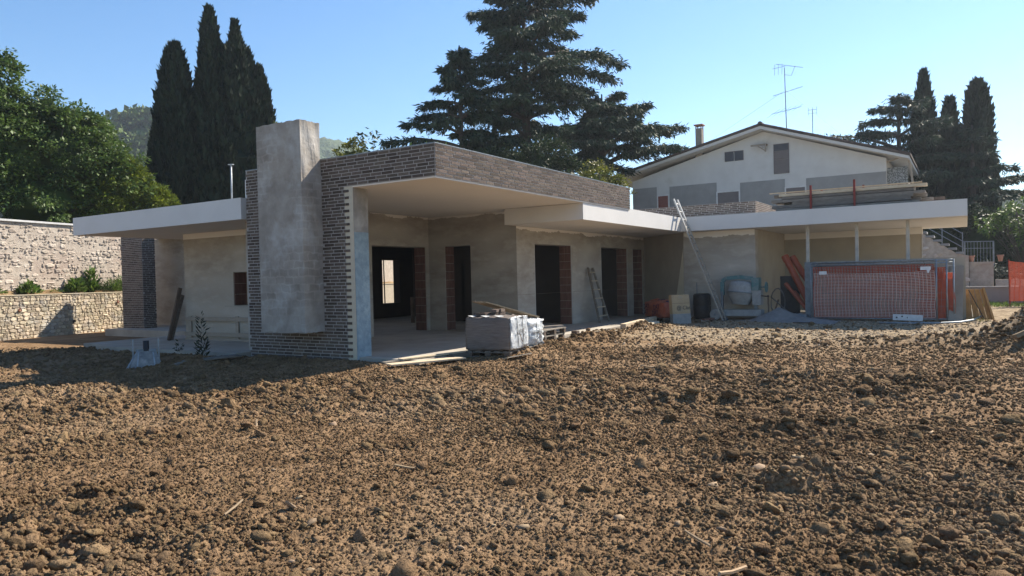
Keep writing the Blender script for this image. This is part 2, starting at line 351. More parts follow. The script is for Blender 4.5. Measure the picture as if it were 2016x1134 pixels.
# the soil's own colour: brown earth, paler packed gravel before the wing
pm = bpy.data.materials['soil']; pn = pm.node_tree.nodes; pl = pm.node_tree.links
att = sme.attributes.new('packed', 'FLOAT', 'POINT'); att.data.foreach_set('value', gp.ravel().astype(np.float32))
gm = bpy.data.materials['soil'].copy(); gm.name = 'field_soil'; MATS['field_soil'] = gm
gn = gm.node_tree.nodes; gl = gm.node_tree.links
an = gn.new('ShaderNodeAttribute'); an.attribute_name = 'packed'
pb = gn['Principled BSDF']; src = pb.inputs['Base Color'].links[0].from_socket
mx = gn.new('ShaderNodeMix'); mx.data_type = 'RGBA'; gl.new(an.outputs['Fac'], mx.inputs['Factor']); gl.new(src, mx.inputs[6])
tn = gn.new('ShaderNodeTexNoise'); tn.inputs['Scale'].default_value = 5; tn.inputs['Detail'].default_value = 7
g2 = gn.new('ShaderNodeNewGeometry'); gl.new(g2.outputs['Position'], tn.inputs['Vector'])
rp = gn.new('ShaderNodeValToRGB'); rp.color_ramp.elements[0].position = .38; rp.color_ramp.elements[1].position = .62
rp.color_ramp.elements[0].color = (.20, .150, .095, 1); rp.color_ramp.elements[1].color = (.40, .315, .21, 1)
gl.new(tn.outputs['Fac'], rp.inputs[0]); gl.new(rp.outputs[0], mx.inputs[7]); gl.new(mx.outputs[2], pb.inputs['Base Color'])
tag(link('soil_field', sme, 'field_soil'), 'freshly turned brown soil of the building plot', kind='structure')
# wide ground under and around it
rings = [0.5, 1.2, 1.9, 10, 34.5, 36.5, 60, 150, 300, 590]; na = 144
V = []; 
for r in rings:
    for k in range(na):
        a = 2*math.pi*k/na - math.pi; ins = (A0+.05 < a < A1-.05) and 1.85 < r < 35
        V.append((r*math.cos(a), r*math.sin(a), -.45 if ins else -.085))
F = [(q*na+k, q*na+(k+1) % na, (q+1)*na+(k+1) % na, (q+1)*na+k) for q in range(len(rings)-1) for k in range(na)]
V.append((0, 0, -.085)); me = bpy.data.meshes.new('ground'); me.from_pydata(V, [], F + [(len(V)-1, k, (k+1) % na) for k in range(na)][::1]); me.update()
tag(link('ground', me, 'earth_far'), 'flat earth round the building plot', kind='structure')

# loose clods and stones
import bmesh
def ico(sub):
    bm = bmesh.new(); bmesh.ops.create_icosphere(bm, subdivisions=sub, radius=1)
    v = np.array([q.co[:] for q in bm.verts]); f = np.array([[q.index for q in p.verts] for p in bm.faces]); bm.free(); return v, f
ICO1, ICO2 = ico(1), ico(2)
def clods(n, rmin, rmax, smin, smax, seed, base, squash=.75, power=3.0, dens=None, jit=.22, amin=-25, amax=88, pr=1.0):
    g = np.random.default_rng(seed); v0, f0 = base
    a = np.radians(g.uniform(amin, amax, n*3)); u = g.uniform(0, 1, n*3)**pr; r = rmin + (rmax-rmin)*u
    x = r*np.cos(a); y = r*np.sin(a)
    _, rough, pk = soil_h(x, y, False)
    keep = g.uniform(0, 1, n*3) < np.clip((rough*.9 - .05) if dens is None else dens(rough, pk), .03, 1)
    for x0, x1, y0, y1 in FLAT: keep &= ~((x > x0-.1) & (x < x1) & (y > y0-.1) & (y < y1))
    x, y = x[keep][:n], y[keep][:n]; n = len(x); z, _, _ = soil_h(x, y)
    s = smin + (smax-smin)*g.uniform(0, 1, n)**power
    vv = np.repeat(v0[None], n, 0)*(1 + jit*g.standard_normal((n, len(v0), 1)).clip(-1.6, 1.6))
    sx = np.stack([s*g.uniform(.8, 1.3, n), s*g.uniform(.8, 1.3, n), s*squash*g.uniform(.7, 1.15, n)], 1)
    vv = vv*sx[:, None]; t = g.uniform(0, 6.28, n); c, d = np.cos(t)[:, None], np.sin(t)[:, None]
    vv = np.stack([vv[..., 0]*c-vv[..., 1]*d, vv[..., 0]*d+vv[..., 1]*c, vv[..., 2]], 2)
    tl = g.normal(0, .35, (n, 1)); vv[..., 2] += tl*vv[..., 0]
    vv += np.stack([x, y, z+s*squash*.28], 1)[:, None]
    ff = f0[None] + (np.arange(n)*len(v0))[:, None, None]
    return vv.reshape(-1, 3), ff.reshape(-1, 3)
def join(parts):
    V = []; F = []; b = 0
    for v, f in parts: V.append(v); F.append(f+b); b += len(v)
    return np.concatenate(V), np.concatenate(F)
V, F = join([clods(4500, 3.0, 9.0, .014, .034, 1, ICO1, power=2.0), clods(5800, 8, 24, .022, .055, 3, ICO1, power=2.2),
             clods(1400, 3.0, 9, .02, .062, 4, ICO2, power=2.4, jit=.19), clods(1300, 8, 22, .035, .095, 5, ICO2, power=3.0, jit=.19)])
tag(link('soil_clods', mesh_np('soil_clods', V, F, True), 'soil'), 'loose crumbly brown clods scattered over the turned soil', 'soil', kind='stuff')
# a carpet of small crumbs: points instanced with one lumpy grain
def crumb_points(n, rmin, rmax, smin, smax, seed, pr, power=1.8):
    g = np.random.default_rng(seed); a = np.radians(g.uniform(-25, 88, n)); r = np.sqrt(rmin**2+(rmax**2-rmin**2)*g.uniform(0, 1, n)**pr)
    x = r*np.cos(a); y = r*np.sin(a); _, rough, pk = soil_h(x, y, False)
    keep = g.uniform(0, 1, n) < np.clip(.42+.6*rough-.5*pk, .05, 1)
    for x0, x1, y0, y1 in FLAT: keep &= ~((x > x0-.05) & (x < x1) & (y > y0-.05) & (y < y1))
    x, y, rough = x[keep], y[keep], rough[keep]; z = soil_h(x, y)[0]; s = (smin+(smax-smin)*g.uniform(0, 1, len(x))**power)*(.75+.35*np.clip(rough, 0, 1.2))
    return np.stack([x, y, z+s*.25], 1), s
PS = [crumb_points(*q) for q in ((165000, 2.7, 8.5, .005, .0165, 201, 1.15), (128000, 8.2, 16, .008, .027, 202, 1.1), (46000, 15.5, 25, .016, .042, 203, 1.0))]
P = np.concatenate([p for p, _ in PS]); S = np.concatenate([s for _, s in PS]); g = np.random.default_rng(9)
cme = bpy.data.meshes.new('soil_crumbs'); cme.vertices.add(len(P)); cme.vertices.foreach_set('co', P.astype(np.float32).ravel()); cme.update()
cme.attributes.new('grain', 'FLOAT', 'POINT').data.foreach_set('value', S.astype(np.float32))
cme.attributes.new('turn', 'FLOAT_VECTOR', 'POINT').data.foreach_set('vector', g.uniform(0, 6.28, (len(P), 3)).astype(np.float32).ravel())
cro = tag(link('soil_crumbs', cme, 'soil'), 'fine crumbs of brown earth covering the turned soil', 'soil', kind='stuff')
ng = bpy.data.node_groups.new('crumb_carpet', 'GeometryNodeTree'); ng.interface.new_socket('Geometry', in_out='INPUT', socket_type='NodeSocketGeometry'); ng.interface.new_socket('Geometry', in_out='OUTPUT', socket_type='NodeSocketGeometry')
N = ng.nodes.new; gi, go = N('NodeGroupInput'), N('NodeGroupOutput'); ic = N('GeometryNodeMeshIcoSphere'); ic.inputs['Subdivisions'].default_value = 2; ic.inputs['Radius'].default_value = 1
sp = N('GeometryNodeSetPosition'); nz = N('ShaderNodeTexNoise'); nz.inputs['Scale'].default_value = 1.1; nz.inputs['Detail'].default_value = 3; ps_ = N('GeometryNodeInputPosition'); sb_ = N('ShaderNodeVectorMath'); sb_.operation = 'SUBTRACT'; sb_.inputs[1].default_value = (.5, .5, .5)
sc2 = N('ShaderNodeVectorMath'); sc2.operation = 'SCALE'; sc2.inputs['Scale'].default_value = 1.5
ng.links.new(ps_.outputs[0], nz.inputs['Vector']); ng.links.new(nz.outputs['Color'], sb_.inputs[0]); ng.links.new(sb_.outputs[0], sc2.inputs[0]); ng.links.new(sc2.outputs[0], sp.inputs['Offset']); ng.links.new(ic.outputs['Mesh'], sp.inputs['Geometry'])
sm2 = N('GeometryNodeSetMaterial'); sm2.inputs['Material'].default_value = MATS['soil']; ng.links.new(sp.outputs[0], sm2.inputs['Geometry'])
ip = N('GeometryNodeInstanceOnPoints'); ng.links.new(gi.outputs[0], ip.inputs['Points']); ng.links.new(sm2.outputs[0], ip.inputs['Instance'])
a1, a2 = N('GeometryNodeInputNamedAttribute'), N('GeometryNodeInputNamedAttribute'); a1.data_type = 'FLOAT'; a1.inputs['Name'].default_value = 'grain'; a2.data_type = 'FLOAT_VECTOR'; a2.inputs['Name'].default_value = 'turn'
e2r = N('FunctionNodeEulerToRotation'); ng.links.new(a2.outputs[0], e2r.inputs[0]); ng.links.new(e2r.outputs[0], ip.inputs['Rotation']); ng.links.new(a1.outputs[0], ip.inputs['Scale']); ng.links.new(ip.outputs[0], go.inputs[0])
md = cro.modifiers.new('crumb_carpet', 'NODES'); md.node_group = ng
flat_d = lambda r, p: .35+.3*p
V, F = join([clods(260, 3.2, 10, .008, .032, 6, ICO1, squash=.42, power=2.5, dens=flat_d), clods(500, 9, 24, .015, .05, 7, ICO1, squash=.4, power=2.5, dens=flat_d),
             clods(30, 4, 12, .04, .075, 8, ICO1, squash=.4, dens=flat_d)])
tag(link('pale_stones', mesh_np('pale_stones', V, F), 'pale_stone'), 'small pale stone chips lying on the soil', 'stones', kind='stuff')
V, F = clods(7000, 16, 25, .012, .035, 9, ICO1, squash=.6, dens=lambda r, p: p*.9, amin=-8, amax=35)
tag(link('gravel', mesh_np('gravel', V, F), 'gravel'), 'beige gravel on the packed strip before the flat roofed wing', 'gravel', kind='stuff')
# dry sticks
def on_soil(x, y): return float(soil_h(np.array([float(x)]), np.array([float(y)]))[0][0])
for n_, (x, y, L, a) in enumerate([(3.15, 4.25, .22, .3), (4.55, 3.9, .26, 2.2), (3.75, 1.05, .3, 2.9), (4.1, 1.35, .2, 1.2), (5.2, 6.6, .3, .9), (11.2, 4.4, .45, 2.6), (12.2, 3.2, .4, .4)]):
    z = on_soil(x, y); dx, dy = L/2*math.cos(a), L/2*math.sin(a)
    lab = ['straw coloured stick in the soil, its end tilted up', 'pale bent twig lying on brown clods', 'split wooden lath among the pebbly clods',
           'short dry stick beside a split lath in the soil', 'thin dry stalk on the sunlit soil', 'long weathered wood strip lying on the flatter soil', 'pale splinter of wood on the packed earth'][n_]
    m = MB().tube([(x-dx, y-dy, z+.012), (x, y, z+.03), (x+dx*.8, y+dy*.8, z+.03+.1*L), (x+dx, y+dy, z+.02)], [.004+.02*L, .004+.022*L, .004+.018*L, .003], 5)
    solo(m, 'dry_stick', 'wood', lab, 'stick', (x, y, z), 'sticks in the soil')
# ---------------------------------------------------------------- the new house
house = thing('flat_roofed_house', 'unfinished flat roofed bungalow with dark brick front, white roof slabs and a concrete chimney', 'house', (10.4, 10.1, 0))
BR = []                                             # every facing brick: centre, along, normal, length
CH, BL, JT = .065, .25, .016
def brick_rows(o, du, nrm, L, z0, nc, left=None, hide=None, seed=0):
    g = random.Random(seed); o = np.array(o, float); du = np.array(du, float)
    for c in range(nc):
        zc = z0 + c*CH + CH/2; u = -(c % 2)*BL*.5 - g.uniform(0, .1)*(1 if c % 3 else 0)
        a = left(c) if left else 0.0
        while u < L:
            s0, s1 = max(u, a), min(u+BL, L); u += BL+JT+.007
            if s1-s0 < .035: continue
            p = o + du*(s0+s1)/2
            if hide and hide(p, zc): continue
            BR.append((np.array((p[0], p[1], zc)), du, np.array(nrm, float), s1-s0))
X0, YC, YP, YE = 10.38, 8.08, 10.13, 13.30
chim = lambda p, z: 11.06 < p[1] < 12.2 and .60 < z < 4.6
brick_rows((X0, YC+.012, 0), (0, 1, 0), (-1, 0, 0), YE-YC-.012, 3.385, 9, hide=chim, seed=1)
brick_rows((X0, 10.0, 0), (0, 1, 0), (-1, 0, 0), YE-10.0, -.06, 53, left=lambda c: .24 if c % 2 else .37, hide=chim, seed=2)
brick_rows((X0+.012, YC, 0), (1, 0, 0), (0, -1, 0), 8.92, 3.385, 9, seed=3)
brick_rows((14.92, 24.9, 0), (0, 1, 0), (-1, 0, 0), 1.3, .02, 51, seed=4)
brick_rows((14.93, 24.89, 0), (1, 0, 0), (0, -1, 0), .48, .02, 51, seed=5)
brick_rows((26.0, 6.21, 0), (0, 1, 0), (-1, 0, 0), 5.0, 3.41, 9, seed=6)
brick_rows((26.01, 6.2, 0), (1, 0, 0), (0, -1, 0), 3.4, 3.41, 9, seed=7)
# mortar bed behind the bricks, set 7 mm back
fac = MB()
panel(fac, 'x', X0+.0035, X0+.10, YC+.0035, YE, 3.375, 3.972)
panel(fac, 'x', X0+.0035, X0+.10, 10.36, YE-.002, -.10, 3.374)
fac.box(X0+.101, 19.30, YC+.0035, YC+.10, 3.376, 3.971)
brick_wall = fac.build('brick_facing', 'mortar', house)
tag(brick_wall, 'dark brown facing bricks in pale mortar')
MB().box(14.924, 15.40, 24.894, 26.2, 0, 3.34).build('brick_column', 'mortar', house)
MB().box(26.0035, 29.5, 6.2035, 11.2, 3.405, 3.995).build('brick_parapet', 'mortar', house)
bm_ = MB().box(-.5, .5, -.5, .5, -.5, .5); bme = bpy.data.meshes.new('brick'); bme.from_pydata(bm_.v, [], bm_.f); bme.update(); bme.materials.append(MATS['brick'])
BR.sort(key=lambda b: np.linalg.norm(b[0]-CAM)/b[3]**.5)
rest = MB()
for n_, (c, du, nr, L) in enumerate(BR):
    pr = rnd.uniform(-.0015, .0025)
    if n_ < 300:
        o = link('brick', bme, None, brick_wall, c + nr*(pr-.012)); alongx = abs(du[0]) > .5
        o.scale = (L, .03, CH-JT) if alongx else (.03, L, CH-JT)
    else:
        q = c + nr*(pr-.012); hx, hy = (L/2, .015) if abs(du[0]) > .5 else (.015, L/2)
        rest.box(q[0]-hx, q[0]+hx, q[1]-hy, q[1]+hy, q[2]-(CH-JT)/2, q[2]+(CH-JT)/2)
tag(rest.build('bricks', 'brick', brick_wall), kind='stuff')
MB().box(X0-.005, 19.31, YC-.005, YE+.0, 3.974, 3.988).build('parapet_flashing', 'galvanised', house)
# wall end: toothed cream insulation, rough blue-stained concrete end
MB().box(X0+.012, X0+.11, 10.14, 10.358, -.08, 3.372).build('insulation_board', 'cream', house)
MB().box(X0+.02, 10.80, YP, 10.138, 2.48, 3.37).box(X0+.112, 10.80, 10.139, 13.3, -.1, 3.37).build('end_wall', 'concrete', house)
MB().box(X0+.022, 10.79, YP-.006, 10.1375, -.08, 2.478).build('end_coating', 'blue_concrete', house)
# chimney: a hand-plastered shaft with slightly uneven faces
bm = bmesh.new(); bmesh.ops.create_cube(bm, size=1); bmesh.ops.subdivide_edges(bm, edges=bm.edges, cuts=13, use_grid_fill=True)
for v in bm.verts:
    x, y, z = v.co; wz = .52+(z+.5)*4.19
    g = .02*math.sin(wz*2.1+y*3)+.012*math.sin(wz*5.3+x*9)+rnd.uniform(-.004, .004)
    v.co = (10.118+x*.516+g*.5*(x < 0), 11.625+y*1.29+g*.6, wz + (rnd.uniform(-.012, .012) if abs(z) > .49 else 0))
me = bpy.data.meshes.new('chimney'); bm.to_mesh(me); bm.free()
for v in me.vertices: v.co -= Vector(house.location)
ch = link('chimney', me, 'chimney_plaster', house, house.location); tag(ch, 'tall plastered concrete chimney shaft on the brick front')
# roofs
hr = MB().box(X0+.11, 19.29, YC+.105, YE-.01, 3.385, 3.90).box(10.85, 19.28, YE-.008, 13.93, 3.3525, 3.89).build('high_roof', 'white_render', house)
MB().box(X0+.013, 19.28, YC+.013, YE-.02, 3.352, 3.3835).build('high_soffit', 'soffit', house)
MB().prism([(10.30, 13.385), (10.81, 13.385), (10.81, 13.93), (16.30, 13.93), (16.30, 20.35), (10.30, 20.35)], 2.93, 3.40).build('left_canopy', 'white_render', house)
MB().prism([(16.37, YC+.03), (23.74, YC+.03), (23.74, -.05), (30.4, -.05), (30.4, 20.3), (17.372, 20.3), (17.372, 10.449), (16.37, 10.449)], 2.93, 3.345).build('white_roof', 'white_render', house)
MB().prism([(19.34, YC+.03), (23.74, YC+.03), (23.74, -.05), (30.4, -.05), (30.4, 8.12), (19.34, 8.12)], 3.346, 3.40).build('roof_upstand', 'white_render', house)
MB().box(15.6, 19.5, 20.37, 26.6, 3.35, 3.78).build('rear_roof', 'white_render', house)
# walls with real openings
YB, XP, YM = 13.5, 16.95, 10.45
DH = 2.47
tw = MB(); panel(tw, 'y', YB, YB+.42, 10.82, 16.94, 0, 3.35, [(14.5, 16.78, -1, DH)]); tw.build('terrace_wall', 'render_grey', house)
pw = MB(); panel(pw, 'x', XP, XP+.42, YM+.002, 13.92, 0, 3.35, [(12.0, 12.92, -1, DH)]); pw.build('pier_wall', 'render_grey', house)
mw = MB(); panel(mw, 'y', YM, YM+.42, XP+.003, 26.3, 0, 2.928, [(17.93, 20.19, -1, DH), (22.38, 24.59, -1, DH), (25.11, 26.05, -1, DH)]); mw.build('door_wall', 'render_grey', house)
MB().prism([(26.3, YM+.4), (26.27, YM), (24.40, 8.27), (24.75, 8.27), (26.7, YM+.4)], 0, 2.927).build('corner_wall', 'render_smooth', house)
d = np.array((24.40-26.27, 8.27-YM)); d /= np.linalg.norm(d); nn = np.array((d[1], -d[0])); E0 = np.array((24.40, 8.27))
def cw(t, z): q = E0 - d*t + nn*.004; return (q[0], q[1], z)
MB().add([cw(.012, .02), cw(.78, .02), cw(.55, .65), cw(.012, 2.42)], [(0, 1, 2, 3), (3, 2, 1, 0)][:1]).build('painted_sun_patch', 'painted_sun', house)  # sunlit triangle on the corner wall, painted as a thin pale face
ww = MB(); panel(ww, 'x', 24.402, 24.75, 5.85, 8.268, 0, 2.926); ww.build('wing_wall', 'render_grey', house)
MB().box(24.752, 29.0, 5.86, 6.2, 0, 2.926).build('wing_return_wall', 'render_smooth', house)
MB().box(29.0, 29.4, 1.3, 6.2, 0, 2.70).build('wing_back_wall', 'render_smooth', house)
MB().box(28.97, 29.4, 1.28, 5.858, 2.70, 2.926).build('wing_back_beam', 'soffit', house)
MB().box(28.985, 28.998, 1.285, 1.30, 0, 2.69).build('corner_bead', 'frame_white', house)
lw = MB(); panel(lw, 'x', 12.2, 12.6, 13.3, 18.34, -.2, 2.78, [(15.66, 16.24, .96, 1.83)]); lw.build('left_wall', 'render_tan', house)
MB().box(12.188, 12.6, 13.3, 18.342, 2.781, 2.928).build('wall_head', 'soffit', house)
MB().box(12.6, 13, 18.0, 18.3, -.2, 2.92).box(16.6, 17, 20.4, 27.9, 0.02, 3.345).box(12.6, 16.6, 18.0, 18.3, -.2, 2.92).build('rear_wing_wall', 'render_grey', house)
MB().box(12.188, 12.25, 15.2, 16.6, .93, .958).build('window_sill', 'slab', house)
# bare strips where the render stops short of the soffits, ragged lower edge
def ragged(ax, p, u0, u1, zt, zb, m, s):
    g = random.Random(s); n = int((u1-u0)/.06); mb = MB()
    for i in range(n):
        a = u0+(u1-u0)*i/n; b = u0+(u1-u0)*(i+1)/n; z = zb+.16*(float(fbm(np.array([a*2.3+s*9]), np.array([s*3.1]), 3, 4)[0])-.5)+g.uniform(-.008, .008)
        if ax == 'y': mb.add([(a, p, z), (b, p, z+g.uniform(-.02, .02)), (b, p, zt), (a, p, zt)], [(0, 1, 2, 3)])
        else: mb.add([(p, a, z), (p, b, z+g.uniform(-.02, .02)), (p, b, zt), (p, a, zt)], [(0, 3, 2, 1)])
    return mb.build('bare_strip', m, house)
ragged('y', YB-.004, 10.83, 16.94, 3.35, 3.30, 'soffit', 1); ragged('x', XP-.004, YM, 13.49, 3.35, 3.30, 'soffit', 2)
ragged('y', YM-.004, XP, 26.2, 2.927, 2.84, 'soffit', 3); ragged('x', 24.398, 5.86, 8.25, 2.925, 2.74, 'soffit', 4)
# slabs
MB().box(10.45, 26.6, 8.62, 20.3, -.25, .015).build('floor_slab', 'slab', house)
MB().box(10.0, 12.195, 13.31, 18.85, -.25, .03).build('side_slab', 'slab', house)
MB().box(14.3, 19.5, 20.301, 26.3, -.25, .02).build('rear_slab', 'slab', house)
# inner walls, far windows with lit clay jambs
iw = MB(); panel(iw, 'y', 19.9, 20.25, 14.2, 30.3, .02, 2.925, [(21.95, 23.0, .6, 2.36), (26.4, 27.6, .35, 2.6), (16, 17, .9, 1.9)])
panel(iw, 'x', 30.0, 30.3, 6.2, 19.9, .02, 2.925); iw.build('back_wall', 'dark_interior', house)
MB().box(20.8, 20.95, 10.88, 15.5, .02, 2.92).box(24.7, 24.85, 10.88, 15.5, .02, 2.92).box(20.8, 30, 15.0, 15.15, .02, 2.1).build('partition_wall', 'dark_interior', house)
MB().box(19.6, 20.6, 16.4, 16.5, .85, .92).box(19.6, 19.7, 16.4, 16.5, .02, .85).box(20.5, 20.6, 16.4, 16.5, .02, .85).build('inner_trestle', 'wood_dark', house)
# hollow clay blocks bare in the reveals
bl = MB()
def blockmesh():
    m = MB(); 
    for k in range(5): m.box(-.5, .5, -.5+k*.2+.006, -.5+k*.2+.19, -.5, .5)
    me = bpy.data.meshes.new('clay_block'); me.from_pydata(m.v, [], m.f); me.materials.append(MATS['clay']); return me
cbm = blockmesh()
def reveal(x, y0, y1, z0, z1, ax='x', side=-1):
    n = max(1, round((z1-z0)/.245)); h = (z1-z0)/n
    for q in range(n):
        for hh in range(2):
            a = y0+(y1-y0)*hh/2; b = y0+(y1-y0)*(hh+1)/2; p = rnd.uniform(0, .006)
            c = (x+side*(.012+p), (a+b)/2, z0+h*(q+.5)) if ax == 'x' else ((a+b)/2, x+side*(.012+p), z0+h*(q+.5))
            o = link('clay_block', cbm, None, house, c); o.scale = (.03, b-a-.008, h-.01)
            if ax == 'y': o.rotation_euler = (0, 0, math.pi/2)
reveal(20.19, YM+.02, YM+.41, .02, DH); reveal(24.59, YM+.02, YM+.41, .02, DH); reveal(26.05, YM+.02, YM+.41, .02, DH)
reveal(16.78, YB+.02, YB+.41, .02, DH); reveal(12.92, XP+.02, XP+.41, .02, DH, 'y')
reveal(16.24, 12.22, 12.58, .97, 1.82, 'y'); reveal(21.95, 19.92, 20.24, .6, 2.36, 'x', 1)
# pale corner beads round the openings
for a, b in ((17.93, 20.19), (22.38, 24.59), (25.11, 26.05)):
    for x in (a-.012, b): MB().box(x, x+.012, YM-.004, YM+.01, .02, DH).build('corner_bead', 'frame_white', house)
# day joint scratched in the render at one metre
MB().box(XP, 26.2, YM-.003, YM+.002, 1.03, 1.036).box(10.83, 14.5, YB-.003, YB+.002, 1.03, 1.036).build('day_joint', 'wood_dark', house)
# galvanised wing posts
for y in (4.23, 2.82, 1.45):
    MB().box(24.36, 24.44, y-.045, y+.045, 0, 2.928).build('post', 'post_paint', house)
MB().box(24.3, 31.5, -.2, 5.85, -.25, -.03).build('wing_slab', 'slab', house)
# guard planks nailed on the left wall
t = thing('guard_rail', 'guard rail of raw pine planks against the plastered wall beside the brick front', 'guard rail', (12.15, 16, .03))
for z in (.54, .13, -.03): MB().box(12.13, 12.155, 13.6, 18.3, z-.055+.06, z+.055+.06).build('plank', 'wood_board', t)
for y in (18.1, 16.1, 14.0): MB().box(12.156, 12.18, y-.06, y+.06, .032, .68).build('upright', 'wood_board', t)
for n_, (y, dx) in enumerate(((18.40, 0), (18.46, .10))):
    solo(MB().beam((11.72+dx, y, .03), (12.12+dx, y+.03, 1.45-.2*n_), .05, .10, (1, 0, 0)), 'leaning_board', 'wood_grey' if n_ else 'wood_dark',
         ['dark stained board leaning on the end of the plastered wall', 'paler board leaning beside a dark one at the wall end'][n_], 'board', (11.72+dx, y, .03))
# ---------------------------------------------------------------- garden walls of stone
WA = np.array((11.689, 28.080)); WD = np.array((.96939, .24554)); WN = np.array((-.24554, .96939))
def wp(s, off, z): q = WA+WD*s+WN*off; return (q[0], q[1], z)
def wbox(mb, s0, s1, o0, o1, z0, z1):
    return mb.add([wp(s0, o0, z0), wp(s1, o0, z0), wp(s1, o1, z0), wp(s0, o1, z0), wp(s0, o0, z1), wp(s1, o0, z1), wp(s1, o1, z1), wp(s0, o1, z1)],
                  [(3, 2, 1, 0), (4, 5, 6, 7), (0, 1, 5, 4), (1, 2, 6, 5), (2, 3, 7, 6), (3, 0, 4, 7)])
def stone_meshes(n, jit, m, inset, seed):
    g = random.Random(seed); out = []
    for q in range(n):
        k = 7; ang = sorted([(i+.5+g.uniform(-.3, .3))/k*2*math.pi for i in range(k)])
        def sq(a, r=1):
            c, s = math.cos(a), math.sin(a); t = 1/max(abs(c), abs(s)); t = min(t, 1.25); return c*t*.5*r*(1-g.uniform(0, jit)), s*t*.5*r*(1-g.uniform(0, jit))
        ring = [sq(a) for a in ang]; V = [(x, 0.5, z) for x, z in ring] + [(x, -.1, z) for x, z in ring] + [(x*inset, -.5+g.uniform(-.15, .15), z*inset) for x, z in ring]
        F = [(i, (i+1) % k, k+(i+1) % k, k+i)[::-1] for i in range(k)] + [(k+i, k+(i+1) % k, 2*k+(i+1) % k, 2*k+i)[::-1] for i in range(k)] + [tuple(range(2*k, 3*k))]
        me = bpy.data.meshes.new('stone'); me.from_pydata(V, [], F); me.update(); me.materials.append(MATS[m]); out.append(me)
    return out
def lay_stones(z0, z1, s0, s1, hmin, hmax, wmin, wmax, seed):
    """random coursed stones: list of (s, z, w, h)"""
    g = random.Random(seed); out = []; z = z0
    while z < z1-.03:
        h = min(g.uniform(hmin, hmax), z1-z); s = s0-g.uniform(0, .3)
        while s < s1:
            wd = g.uniform(wmin, wmax)*(.6+.5*h/hmax)
            if g.random() < .28 and h > hmin*1.25:
                f = g.uniform(.4, .6); out.append((s+wd/2, z+h*f/2, wd, h*f)); 
                w1 = wd*g.uniform(.4, .6); out.append((s+w1/2, z+h*(1+f)/2, w1, h*(1-f))); out.append((s+(w1+wd)/2, z+h*(1+f)/2, wd-w1, h*(1-f)))
            else: out.append((s+wd/2, z+h/2, wd, h))
            s += wd
        z += h
    return out
ANG = math.atan2(WD[1], WD[0])
def stone_wall(root, part, meshes, stones, off, vis, depth, gap, tilt, matn, prom):
    big = sorted([q for q in stones if vis[0] < q[0] < vis[1]], key=lambda q: -q[2]*q[3])[:300]; ids = set(map(id, big)); rest = MB()
    g = random.Random(5)
    for q in stones:
        s, z, wd, h = q; o_ = off + g.uniform(-prom, prom); me = g.choice(meshes)
        if id(q) in ids:
            o = link('stone', me, None, part, wp(s, o_, z)); o.scale = (wd-gap, depth, h-gap); o.rotation_euler = (0, g.uniform(-tilt, tilt), ANG)
        else:
            vs = [wp(s+v.co.x*(wd-gap), o_+v.co.y*depth, z+v.co.z*(h-gap)) for v in me.vertices]; rest.add(vs, [tuple(p.vertices) for p in me.polygons])
    tag(rest.build('stones', matn, part), kind='stuff')
lo = thing('garden_retaining_wall', 'low retaining wall of squared cream and grey sandstone blocks with weep holes', 'stone wall', tuple(wp(2.5, 0, 0)))
core = wbox(MB(), -9, 32, .03, .45, -.5, 1.30).build('wall_core', 'mortar_stone', lo)
stone_wall(lo, core, stone_meshes(16, .10, 'stone', .90, 1), lay_stones(-.35, 1.28, -1.6, 6.6, .08, .17, .10, .32, 3), .03, (-.9, 6.2), .06, .009, .03, 'stone', .008)
cap = wbox(MB(), -9, 32, -.01, .46, 1.301, 1.335).build('coping', 'stone', lo)
for s, z in ((.74, .79), (2.88, .27), (4.94, .93)): MB().lathe([(.055, -.03), (.055, .06), (.035, .06), (.035, -.02), (.001, -.02)], wp(s, -.02, z), (WN[0], WN[1], 0), 14).build('weep_hole', 'terra' if z > .5 else 'wood_dark', lo)
uw = thing('old_rubble_wall', 'tall old rubble stone wall with crumbling pale plaster above the terrace', 'stone wall', tuple(wp(2.5, .95, 1.3)))
core = wbox(MB(), -9, 32, .98, 1.5, 1.2, 4.0).build('wall_core', 'rubble_mortar', uw)
stone_wall(uw, core, stone_meshes(16, .30, 'rubble', .74, 2), lay_stones(1.42, 3.98, -1.8, 7.0, .06, .21, .08, .42, 9), .992, (-.9, 6.4), .055, .016, .22, 'rubble', .024)
wbox(MB(), -9, 32, .90, 1.55, 4.001, 4.07).build('coping', 'frame_white', uw)
tb = []; 
for s in np.linspace(-9, 32, 60): tb += [wp(s, .45, 1.31), wp(s, .75, 1.38+.05*math.sin(s*3)), wp(s, .99, 1.47+.04*math.sin(s*5))]
m = MB(); m.add(tb, [(i*3+j, i*3+3+j, i*3+4+j, i*3+1+j) for i in range(59) for j in (0, 1)]); tag(m.build('terrace_bed', 'soil'), kind='structure')
m = MB().add([wp(-60, 1.52, 3.95), wp(60, 1.52, 3.95), wp(60, 120, 6), wp(-60, 120, 6)], [(0, 1, 2, 3)]); tag(m.build('upper_terrace', 'earth_far'), kind='structure')

